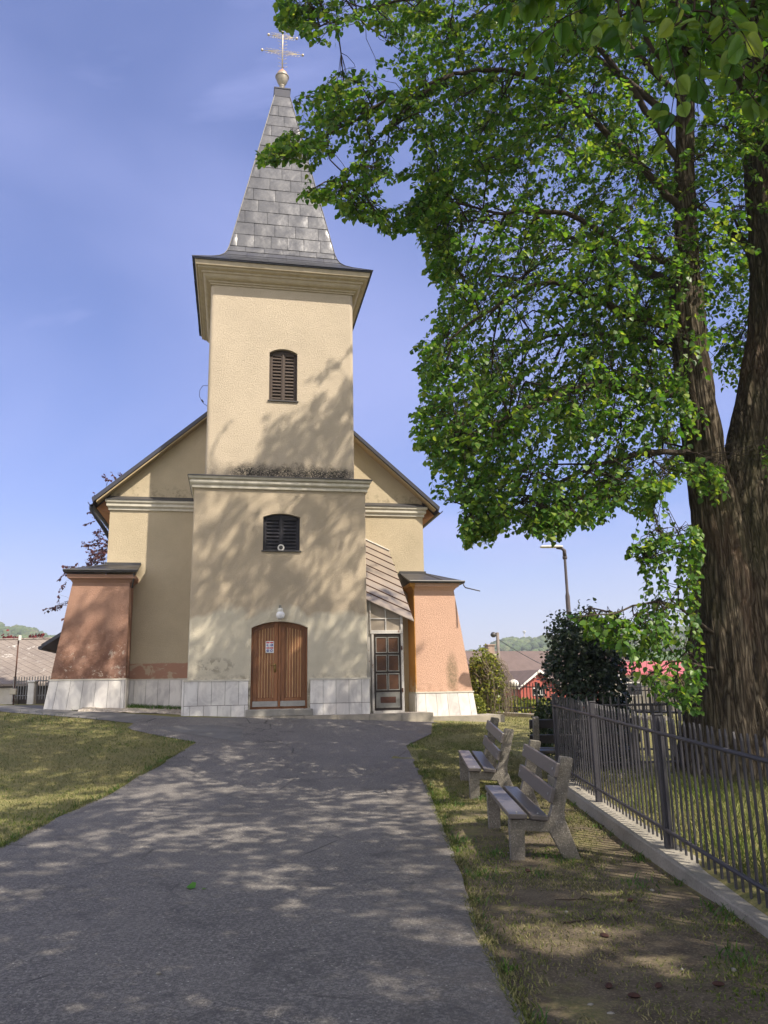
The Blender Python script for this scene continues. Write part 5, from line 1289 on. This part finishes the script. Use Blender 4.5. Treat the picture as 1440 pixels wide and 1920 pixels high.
P5 = np.concatenate([poly_pts([(1120, 400), (1200, 360), (1330, 440), (1320, 540), (1180, 570), (1100, 540)], 110, 10.6, 11.3), poly_pts([(1130, 700), (1280, 680), (1310, 760), (1230, 790), (1130, 790)], 80, 10.6, 11.3),
    poly_pts([(1270, 860), (1350, 850), (1350, 895), (1280, 905)], 30, 10.8, 11.2), poly_pts([(1400, 330), (1445, 330), (1445, 390), (1405, 395)], 8, 11.2, 11.6), poly_pts([(1420, 780), (1450, 770), (1450, 905), (1425, 890)], 7, 10.8, 11.2), poly_pts([(1330, 180), (1450, 200), (1450, 260), (1340, 300)], 30, 11, 12)])
PH = np.concatenate([ell_pts((4.3, 11.8, 14), (5.0, 4.2, 5.5), 1150), ell_pts((8.3, 11.4, 10.5), (3.0, 3.2, 5), 380), ell_pts((2.3, 8.6, 14.0), (3.6, 2.6, 3.0), 620), ell_pts((1.0, 7.6, 11.6), (2.8, 2.4, 2.2), 260), ell_pts((9.2, 9.3, 7.6), (2.1, 2.6, 2.9), 420), ell_pts((-.2, 11.4, 15.6), (2.2, 2.2, 1.9), 170), ell_pts((4.9, 14.6, 17.6), (1.8, 1.8, 2.3), 240)])
SIL = [MAIN, TOPL, TIPC, [(1250, 150), (1600, 150), (1600, 1000), (1330, 960), (1290, 900)]] + LOWP
def tip_main(e):
    q = proj_np(e); out_f = (q[:, 0] < -60) | (q[:, 0] > 1500) | (q[:, 1] < -60) | (q[:, 1] > 1980)
    r_ = out_f.copy()
    for p_ in SIL: r_ |= inpoly(q[:, :2], p_)
    r_ |= inpoly(q[:, :2] + [18, 0], MAIN) | inpoly(q[:, :2] - [0, 16], MAIN)
    return r_
P1 = np.concatenate([P1, P3, PH]); PE = np.concatenate([poly_pts(p_, n_, 10.3, 11.3, .1, 1.4) for p_, n_ in (([(785, 330), (850, 250), (850, 420), (790, 430)], 44), ([(780, 640), (850, 600), (860, 700), (800, 720)], 44), ([(780, 755), (860, 720), (900, 880), (800, 870)], 64),
    ([(815, 940), (900, 880), (960, 960), (870, 1005), (860, 945)], 60), ([(866, 998), (930, 980), (925, 1010)], 16), ([(960, 950), (1080, 930), (1170, 935), (1085, 975), (1050, 995), (1020, 990)], 84), ([(1170, 900), (1290, 880), (1240, 935), (1200, 960)], 34), ([(805, 440), (860, 440), (860, 560), (815, 530)], 30))])
PS = np.concatenate([P2, P2c, P4, P5, PE])
clothe(P1, limbs, 430, linden, m_leaf, 16, (.40, .78), .084, .46, out_c=(5.0, 12, 8), tipok=tip_main)
clothe(PS, limbs, 150, linden, m_leaf, 11, (.26, .48), .080, .40, out_c=(5.0, 12, 8), tipok=tip_main)

# ------------------------------------------------------------------ the neighbouring linden whose crown hangs over the path
linden2 = empty('linden_tree', 'nearest linden, only its large drooping leaves in the upper right corner', 'tree', (0, 0, 0))
T2 = [(6.6, .9, -.3, .8), (6.6, .9, 1, .62), (6.5, .9, 4, .5), (6.3, .8, 7, .38), (6.0, .6, 10, .2), (5.8, .5, 13, .06)]
v1, f1 = trunk_mesh(T2, 90, 'trunk', None, .8, .045, 2.0); np_mesh('trunk', v1, f1, m_bark, linden2, True)
lb = MB(); limbs = []
limb([onstem(T2, 5), (5.0, 1.8, 6.6), (3.2, 2.6, 6.9), (1.2, 2.4, 7.4)], .14, .02); limb([onstem(T2, 6), (5.2, -.6, 8), (3.6, -2.0, 9)], .14, .03)
limb([onstem(T2, 7), (4.6, 1.0, 9.5), (2.6, 1.0, 11)], .13, .03); limb([onstem(T2, 8), (6.0, 3.0, 10.5), (5.5, 4.2, 11.5)], .12, .03); limb([onstem(T2, 6.5), (8, .5, 9), (9, .2, 10)], .12, .03); limb([onstem(T2, 6.4), (5.0, -2.5, 8.0), (3.0, -4.2, 9.2)], .12, .03)
hang = [np.array((3.2, 2.6, 6.9)), np.array([2.45, 2.85, 5.6]), at(1400, -30, 3.2), at(1330, 70, 3.0), at(1240, 110, 2.9)]
limb(hang, .03, .006); limb([np.array([2.45, 2.85, 5.6]), at(1250, -60, 3.4), at(1120, 0, 3.3)], .015, .006); limb([at(1400, -30, 3.2), at(1430, 90, 2.8), at(1420, 160, 2.7)], .012, .005)
lb.build('limb', m_limb, linden2, True)
PN = np.concatenate([poly_pts([(1010, -60), (1180, -60), (1200, 60), (1130, 35), (1060, 20)], 12, 3.1, 3.6), poly_pts([(1150, -50), (1460, -50), (1470, 150), (1380, 150), (1290, 110), (1210, 70)], 48, 2.6, 3.4)])
PB = np.concatenate([ell_pts((4.3, .4, 9.4), (4.6, 4.4, 3.9), 1800, .0), ell_pts((3.6, -3.8, 9.6), (4.2, 3.2, 3.4), 800), ell_pts((1.6, 2.4, 8.6), (2.2, 2.0, 1.8), 160), ell_pts((3.4, 1.2, 7.4), (1.8, 1.6, 1.3), 260), ell_pts((4.6, 5.3, 10.4), (3.0, 2.3, 3.0), 480)])
clothe(PN, limbs[-3:], 14, linden2, m_leaf, 8, (.22, .36), .085, .5, names=('crown', 'branches'), hi=True)
clothe(PB, limbs, 170, linden2, m_leaf, 12, (.5, .85), .125, .4)

# ------------------------------------------------------------------ purple leaved tree behind the nave
pt0 = at(235, 1150, 40)
ptree = empty('purple_tree', 'purple leaved tree showing past the left nave wall and roof edge', 'tree', (0, 0, 0))
px0, py0 = pt0[0]+.3, 40.0; TP = [(px0, py0, .5, .28), (px0, py0, 3, .22), (px0+.1, py0, 6, .15), (px0, py0, 9, .07), (px0, py0, 11.2, .03)]
v1, f1 = trunk_mesh(TP, 30, 'trunk', None); np_mesh('trunk', v1, f1, m_twig, ptree, True)
lb = MB(); limbs = []
for px_, py_ in ((110, 1135), (130, 1070), (175, 1000), (185, 925), (230, 905), (165, 1090), (300, 950), (330, 1060)): e = at(px_, py_, 39.5+rnd.uniform(-1, 1)); limb([onstem(TP, max(2.5, e[2]-2.2)), (np.array(onstem(TP, e[2]-1.2))+e)/2 + [0, 0, .3], e], .05, .012)
lb.build('limb', m_twig, ptree, True)
PP = np.concatenate([poly_pts([(98, 1140), (130, 1055), (150, 1050), (178, 985), (195, 980), (188, 890), (220, 905), (300, 900), (320, 1120), (150, 1160)], 210, 38.2, 41.5, .05, .7), poly_pts([(178, 935), (215, 930), (215, 1080), (180, 1070)], 60, 38.5, 40.5), poly_pts([(215, 903), (240, 897), (245, 915)], 12, 39, 40)])
clothe(PP, limbs, 40, ptree, m_purple, 14, (.4, .8), .13, .0)

# ------------------------------------------------------------------ bushes
def bush(name, label, c, r, n, size, mat_, stems=30, shell=.55, up=.3, kind='bush', taper=0., lump=.25, boxy=False):
    root = empty(name, label, kind, tuple(c)); q = rng.normal(0, 1, (n, 3)); q = unit(q)*(rng.uniform(shell, 1, n)**.6)[:, None]
    if boxy: q = np.sign(q)*np.abs(q)**.78
    z01 = q[:, 2]*.5+.5
    lump_ = np.array([1 + lump*mnoise.noise(Vector(a)*2.1 + Vector(c)) + lump*.6*mnoise.noise(Vector(a)*5 + Vector(c)) for a in q])
    p = q*np.array(r)*lump_[:, None]*np.stack([1-taper*z01, 1-taper*z01, np.ones(n)], -1) + np.array([0, 0, r[2]*.97])
    p[:, 2] = np.maximum(p[:, 2], .03)
    ax = unit(q)*.7 + rng.normal(0, .6, (n, 3)) + np.array([0, 0, up]); nr = unit(q) + rng.normal(0, .6, (n, 3)) + np.array([0, 0, .3])
    V, Fq = leaves(p, ax, nr, size*rng.uniform(.6, 1.3, n)); np_mesh('foliage', V, Fq, mat_, root, True)
    idx = rng.choice(n, stems); tgt = p[idx]*np.array([1, 1, .98]); base = tgt*np.array([.12, .12, 0])
    tt = np.linspace(0, 1, 5)[None, :, None]; paths = base[:, None]*(1-tt) + tgt[:, None]*tt + np.array([0, 0, .12])*np.sin(math.pi*tt) + rng.normal(0, .015, (stems, 5, 3))
    V, Fq = twigs(paths, .014, .004); np_mesh('stems', V, Fq, m_twig, root); return root
bx, by = at(1103, 1300, 14)[0], 14.0
iv = bush('ivy_bush', 'dark tall ivy covered bush beside the fence in front of the street lamp', (bx, by, gz(bx, by)-.1), (.70, .55, 1.42), 12500, .066, m_ivy, 40, .15, -.5, 'bush', .0, .42, True)
tt = np.linspace(0, 1, 6)
paths = []
for i in range(26):
    a = rng.uniform(-.62, .62); b = rng.uniform(-.3, .3); h = rng.uniform(1.7, 2.75)
    paths.append(np.stack([a + rng.normal(0, .02, 6), b + rng.normal(0, .02, 6), h*tt], -1))
V, Fq = twigs(np.array(paths), .012, .004); np_mesh('stems', V, Fq, m_twig, iv)
bx, by = at(912, 1320, 24)[0], 24.0
hb = bush('climber_bush', 'tall yellow green bush trailing bare grey stems beside the salmon buttress', (bx, by, gz(bx, by)), (.62, .6, 1.05), 4200, .075, m_hedge, 40, .3, .1, 'bush', .12, .35)
n = 320; a0 = rng.uniform(0, 2*math.pi, n); rr = rng.uniform(.25, .66, n); h0 = rng.uniform(1.0, 1.85, n)
st = np.stack([rr*np.cos(a0)*.8, rr*np.sin(a0)*.8, h0], -1); en = np.stack([st[:, 0]*1.25 + rng.uniform(0, .35, n), st[:, 1]*1.25, np.maximum(.03, h0 - rng.uniform(.5, 1.6, n))], -1)
tq = np.linspace(0, 1, 6)[None, :, None]; paths = st[:, None]*(1-tq) + en[:, None]*tq + np.array([.12, 0, .1])*np.sin(math.pi*tq) + rng.normal(0, .02, (n, 6, 3))
V, Fq = twigs(paths, .008, .004); np_mesh('bare_stems', V, Fq, M('dry_stem', (.25, .20, .15), (.17, .135, .10), 4, .9), hb)
bx, by = at(893, 1320, 22.5)[0], 22.5
bush('conifer_shrub', 'small round yellow green shrub at the foot of the salmon buttress', (bx, by, gz(bx, by)), (.27, .27, .34), 1700, .05, m_hedge, 12, .4, .6, 'shrub', .25)
bx, by = at(1021, 1390, 15.2)[0], 15.2
bush('box_shrub', 'small dark green box shrub behind the turned bench at the fence corner', (bx, by, gz(bx, by)), (.30, .28, .50), 2600, .042, m_box, 26, .25, .9, 'shrub', .35, .4)
for px_, lab in ((32, 'red leaved shrub above the shed ridge, left of the meter post'), (58, 'red leaved shrub above the shed ridge, right of the meter post')):
    p = at(px_, 1199, 41); bush('red_shrub', lab, (p[0]-(.4 if px_ < 40 else -.2), 41, p[2]-1.85), (.55, .5, 1.12), 1100, .13, m_redleaf, 10, .3, .4, 'shrub', .1, .4)
bx, by = at(1000, 1330, 26.5)[0], 28.5
for i, px_ in enumerate((962, 1000, 1032)):
    p = at(px_, 1330, 29); bush('garden_shrub', ['low green shrub behind the far fence below the white lamp', 'low green shrub behind the far fence in the middle of the red house', 'low green shrub behind the far fence by the ivy bush'][i], (p[0], 29, gz(p[0], 29)-.2), (.7, .5, .42), 700, .10, m_hedge, 8, .3, .3, 'shrub', .1, .4)
p = at(964, 1300, 30); mb = MB(); z_ = at(964, 1277, 30)[2]; g_ = gz(p[0], 30)
gl = empty('garden_lamp', 'small garden lamp with white round cap behind the far fence', 'lamp', (p[0], 30, g_))
mb.tube([(0, 0, 0), (0, 0, z_-g_-.3)], .03, 6); mb.build('pole', m_darkmetal, gl); mb = MB(); mb.lathe((0, 0, z_-g_-.3), [(.04, 0), (.14, .08), (.2, .2), (.16, .3), (.04, .36)], 12); mb.build('lamp_shade', m_white, gl, True)

# woods on the far hills
import bmesh
bm = bmesh.new(); bmesh.ops.create_icosphere(bm, subdivisions=2, radius=1); bv = np.array([v.co[:] for v in bm.verts]); bf = np.array([[v.index for v in f.verts] for f in bm.faces]); bm.free()
NT = 7000; a = np.radians(rng.uniform(-34, 34, NT)); r = rng.uniform(300, 640, NT)**1.0
tx, ty = r*np.sin(a), r*np.cos(a); dens = np.array([mnoise.noise(Vector((x*.012, y*.012, 3))) for x, y in zip(tx, ty)])
kx = (dens > -.38) | (r > 470); tx, ty, r = tx[kx], ty[kx], r[kx]; NT = len(tx)
tz = G(tx, ty) + hills(tx, ty); sz = rng.uniform(.9, 2.4, NT)*(1 + .35*(r > 500))
var = [bv*(1 + np.array([.35*mnoise.noise(Vector(q)*1.7 + Vector((k_*7, 0, 0))) + .2*mnoise.noise(Vector(q)*4 + Vector((0, k_*5, 0))) for q in bv]))[:, None] for k_ in range(8)]
V = np.concatenate([var[i % 8]*np.array([s*1.1, s*1.1, s*.95]) + np.array([x, y, z + s*.5]) for i, (x, y, z, s) in enumerate(zip(tx, ty, tz, sz))])
Fq = np.concatenate([bf + i*len(bv) for i in range(NT)])
m, t, b, o = new_mat('hill_trees'); k = K(t)
c = k.ramp(k.island(), [(0, (.05, .08, .03)), (.5, (.085, .125, .04)), (.8, (.14, .18, .06)), (1, (.15, .13, .09))]); c = k.mix(k.rng(k.noise(k.coord(), .9, 5, .7), .35, .65), c, (.035, .055, .025)); t.links.new(c, b.inputs['Base Color']); b.inputs['Roughness'].default_value = .95
t.links.new(k.bump(k.noise(k.coord(), 1.4, 5, .7), 1, .6), b.inputs['Normal'])
tag(np_mesh('hill_wood', V, Fq, m, None, True), 'green scrub and woodland covering the far hills', 'woodland', kind='stuff')

# ------------------------------------------------------------------ grass, weeds and litter
def blades(x, y, hmin, hmax, w, name, mat_, label, hs=1):
    n = len(x); z = G(x, y) + np.array([mnoise.noise(Vector((a*.9, b*.9, 0)))*.022 + mnoise.noise(Vector((a*3, b*3, 5)))*.009 for a, b in zip(x, y)]) - .006
    a = rng.uniform(0, 2*math.pi, n); h = rng.uniform(hmin, hmax, n)*hs; ln = rng.uniform(.2, 1.5, n)*h; b = rng.uniform(0, 2*math.pi, n)
    W_ = w*rng.uniform(.6, 1.4, n); P0_ = np.stack([x, y, z], -1); s = np.stack([np.cos(a)*W_, np.sin(a)*W_, 0*a], -1)
    tip = P0_ + np.stack([np.cos(b)*ln, np.sin(b)*ln, h], -1); mid = P0_ + np.stack([np.cos(b)*ln*.35, np.sin(b)*ln*.35, h*.62], -1)
    V = np.stack([P0_-s, P0_+s, mid+s*.7, tip, mid-s*.7], 1).reshape(-1, 3)
    i = np.arange(n)*5; Fq = np.stack([np.stack([i, i+1, i+2, i+4], -1)], 1).reshape(-1, 4); F3 = np.stack([i+4, i+2, i+3, i+3], -1)
    Fq = np.concatenate([Fq, np.stack([i+4, i+2, i+3], -1)[:, [0, 1, 2, 2]]]) if False else Fq
    me = bpy.data.meshes.new(name); f = [tuple(q) for q in Fq.tolist()] + [(j+4, j+2, j+3) for j in i.tolist()]
    me.from_pydata(V.tolist(), [], f); me.materials.append(mat_)
    o = bpy.data.objects.new(name, me); C.objects.link(o); return tag(o, label, 'grass', kind='stuff')
def xr_at(y): return interp(Redge, y)
def xl_at(y): return interp(Ledge, y)
def region(n, x0, x1, y0, y1, keep):
    x = rng.uniform(x0, x1, n); y = rng.uniform(y0, y1, n); k_ = keep(x, y); return x[k_], y[k_]
LE = np.array(sorted(Ledge)); RE = np.array(sorted(Redge))
offpath = lambda x, y: (x < np.interp(y, LE[:, 0], LE[:, 1]) - .02) | (x > np.interp(y, RE[:, 0], RE[:, 1]) + .02)
nz = lambda x, y, s, o: np.array([mnoise.noise(Vector((a*s, b*s, o))) for a, b in zip(x, y)])
gx, gy = [], []
x, y = region(110000, .55, 2.42, 3.2, 19, lambda x, y: offpath(x, y)); d = nz(x, y, 1.6, 1) + .35*nz(x, y, 6, 2); kx = d > rng.uniform(-.38, .62, len(x)) - .07*np.clip(y-7, 0, 8); gx.append(x[kx]); gy.append(y[kx])
def behind_fp(x, y):
    fx = np.array([p[0] for p in B][::-1]); fy = np.array([p[1] for p in B][::-1]); return y < np.interp(x, fx, fy) - .05
x, y = region(95000, -13, -3.2, 8, 20, lambda x, y: offpath(x, y) & behind_fp(x, y) & (x < -3.3)); gx.append(x); gy.append(y)
x, y = region(42000, .3, 9, 13, 27, lambda x, y: offpath(x, y) & (((x - CH[0])*Uv[0] + (y - CH[1])*Uv[1] > 6.0) | ((x - CH[0])*Vv[0] + (y - CH[1])*Vv[1] < -.45))); gx.append(x); gy.append(y)
ey = rng.uniform(3.4, 14.6, 9000); ex = np.interp(ey, RE[:, 0], RE[:, 1]) + np.abs(rng.normal(0, .05, 9000)) - .035; kx = nz(ex, ey, 3, 4) > rng.uniform(-.5, .35, 9000); gx.append(ex[kx]); gy.append(ey[kx])
ey = rng.uniform(7.5, 15.4, 9000); ex = np.interp(ey, LE[:, 0], LE[:, 1]) - np.abs(rng.normal(0, .06, 9000)) + .04; kx = nz(ex, ey, 3, 4) > rng.uniform(-.6, .3, 9000); gx.append(ex[kx]); gy.append(ey[kx])
HB = np.concatenate([np.full(len(gx[0]), .62), np.full(len(gx[1]), 1.), np.full(len(gx[2]), 1.), np.full(len(gx[3]) + len(gx[4]), .85)])
blades(np.concatenate(gx), np.concatenate(gy), .016, .052, .0042, 'grass', m_grass, 'short dry mown grass of the church lawns', HB)
x, y = region(26000, 2.72, 7.5, 4.8, 12.2, lambda x, y: np.hypot(x-5.4, y-12.1) > 1.0); blades(x, y, .05, .20, .005, 'tall_grass', m_grass, 'longer yellow green grass growing inside the fence under the big linden')
wx, wy = [], []
def tuft(cx, cy, n, r): wx.append(cx + rng.normal(0, r, n)); wy.append(cy + rng.normal(0, r, n))
for yq in np.arange(4, 13.5, .12): 
    if rnd.random() < .30: tuft(2.34 + rnd.uniform(-.12, .04), yq, rnd.randint(6, 26), .05)
for yq in np.arange(9.0, 14.8, .10):
    if rnd.random() < .6: tuft(float(xl_at(yq)) - .03, yq, rnd.randint(6, 22), .05)
for yq in np.arange(4, 14, .14):
    if rnd.random() < .35: tuft(float(xr_at(yq)) + .05, yq, rnd.randint(5, 18), .04)
for px_, py_, n_, r_ in ((1050, 1610, 70, .10), (930, 1605, 50, .07), (870, 1580, 40, .06), (905, 1640, 60, .08), (1010, 1640, 30, .07), (1195, 1660, 40, .08), (865, 1510, 30, .06), (905, 1500, 60, .06), (930, 1480, 50, .06), (330, 1330, 200, .22), (345, 1392, 160, .25), (300, 1380, 80, .15), (200, 1368, 160, .35), (100, 1355, 160, .4), (40, 1350, 120, .4), (800, 1365, 160, .25), (770, 1400, 90, .12), (850, 1355, 120, .3), (1380, 1800, 60, .1)):
    p = gp(px_, py_); tuft(p[0], p[1], n_, r_)
x, y = np.concatenate(wx), np.concatenate(wy); kx = offpath(x, y); blades(x[kx], y[kx], .025, .085, .005, 'weeds', m_tuft, 'fresh green weeds along the path edge and kerb')
# moss and weeds in the gravel corner
x, y = [], []
for u, v in zip(rng.uniform(-3.7, -2.35, 900), np.clip(rng.normal(1.7, .28, 900), .6, 2.05)): q = cw(u, v); x.append(q[0]); y.append(q[1])
mb_ = blades(np.array(x), np.array(y), .04, .11, .006, 'weeds', m_tuft, 'green weeds in the gravel corner by the tower plinth'); mb_.location.z = .10
def stone(mb, r): 
    o = len(mb.v); s = [rnd.uniform(.7, 1.2) for _ in range(3)]; sd = rnd.random()*50
    for q in bv: d = 1 + .3*mnoise.noise(Vector(q)*1.4 + Vector((sd, 0, 0))); mb.v.append((q[0]*r*s[0]*d, q[1]*r*s[1]*d, q[2]*r*.6*d + r*.25))
    for f in bf: mb.f.append(tuple(int(i)+o for i in f)); mb.mi.append(0)
m_stone = M('pale_stone', (.24, .225, .20), (.17, .16, .14), 8, .8)
for px_, py_, r in ((952, 1601, .022), (1223, 1671, .024), (1112, 1751, .016), (1107, 1886, .018), (1145, 1904, .022), (1376, 1821, .024), (1279, 1819, .014), (1019, 1812, .012), (1062, 1712, .02)):
    p = gp(px_, py_); mb = MB(); stone(mb, r*.8); o = mb.build('pebble', m_stone, None, True); o.location = (p[0], p[1], p[2]+.002); tag(o, 'small pale pebble lying on the bare soil between path and kerb', 'pebble', 'pebbles on the soil by the kerb')
for px_, py_, r in ((297, 1832, .016), (181, 1796, .011), (315, 1749, .012), (224, 1807, .009), (620, 1736, .011), (385, 1703, .008)):
    p = gp(px_, py_); mb = MB(); stone(mb, r); o = mb.build('pebble', m_stone, None, True); o.location = (p[0], p[1], p[2]+.016); tag(o, 'tiny white stone chip lying on the asphalt in the foreground', 'pebble', 'stone chips on the asphalt')
m_cone = M('cone_scales', (.055, .024, .018), (.03, .014, .012), 20, .8)
for px_, py_ in ((990, 1636), (1182, 1692), (1134, 1759), (1142, 1854), (1235, 1854), (1348, 1851), (1190, 1873)):
    p = gp(px_, py_); mb = MB()
    for i in range(7):
        a = i*2.4; rr = .016*math.sin(math.pi*(i+1)/8.5)+.006; mb.lathe((.007*(i-3), 0, .016), [(.003, -rr*.6), (rr, 0), (rr*.55, rr*.55), (.002, rr*.7)], 8)
    o = mb.build('cone', m_cone, None, False); o.location = (p[0], p[1], p[2]); o.rotation_euler = (0, 0, rnd.random()*6); o.name = 'pine_cone'; tag(o, 'small dark reddish cone lying on the soil near the kerb', 'cone', 'fallen cones on the soil')
for (a, b, lab) in (((1040, 1690), (1112, 1690), 'short dark twig lying on the soil, the farther of two below the near bench'), ((1058, 1733), (1118, 1726), 'short dark twig lying on the soil, the nearer of two below the near bench'), ((1148, 1718), (1162, 1735), 'stubby broken twig standing out of the soil near the kerb'), ((1128, 1552), (1175, 1532), 'forked dry twig leaning on the kerb behind the near bench')):
    p, q = gp(*a), gp(*b); mb = MB(); pts = [p + (q-p)*t_ + np.array([0, 0, .008]) + rng.normal(0, .006, 3) for t_ in np.linspace(0, 1, 6)]; pts = [np.array([x_[0], x_[1], max(x_[2], gz(x_[0], x_[1])+.006)]) for x_ in pts]
    mb.tube(pts, [.006, .007, .006, .005, .004, .003], 6); mb.tube([pts[3], pts[3] + np.array([.05, .04, .02])], [.004, .002], 5); tag(mb.build('twig', m_twig, None, True), lab, 'twig')
p = gp(366, 1669); V, Fq = leaves(np.array([[p[0], p[1], p[2]+.02]]), np.array([[-.8, .3, .05]]), np.array([[.1, -.55, 1.]]), np.array([.085]), fold=np.array([2.5]))
m_fresh = leaf('fallen_leaf_green', [(0, (.07, .20, .02)), (1, (.07, .2, .02))], [(0, (.1, .3, .02)), (1, (.1, .3, .02))], .3)
tag(np_mesh('fallen_leaf', V, Fq, m_fresh), 'fresh bright green fallen linden leaf on the asphalt', 'leaf')
p = gp(380, 1671); V, Fq = leaves(np.array([[p[0], p[1], p[2]+.015]]), np.array([[.5, .8, .02]]), np.array([[0, 0, 1.]]), np.array([.04])); tag(np_mesh('fallen_leaf', V, Fq, m_fresh), 'small pale leaf scrap just right of the bright fallen leaf', 'leaf')

# ------------------------------------------------------------------ thin air over the village
mb = MB(); mb.box(-1520, 1520, -45, 2620, -5, 62)
m, t, b, o = new_mat('haze'); t.nodes.remove(b); vol = t.nodes.new('ShaderNodeVolumePrincipled'); t.links.new(vol.outputs[0], o.inputs['Volume'])
vol.inputs['Color'].default_value = (.86, .90, 1, 1); vol.inputs['Density'].default_value = .0007; vol.inputs['Anisotropy'].default_value = .2
tag(mb.build('haze', m), 'thin bright haze over the far hills', 'haze', kind='stuff')
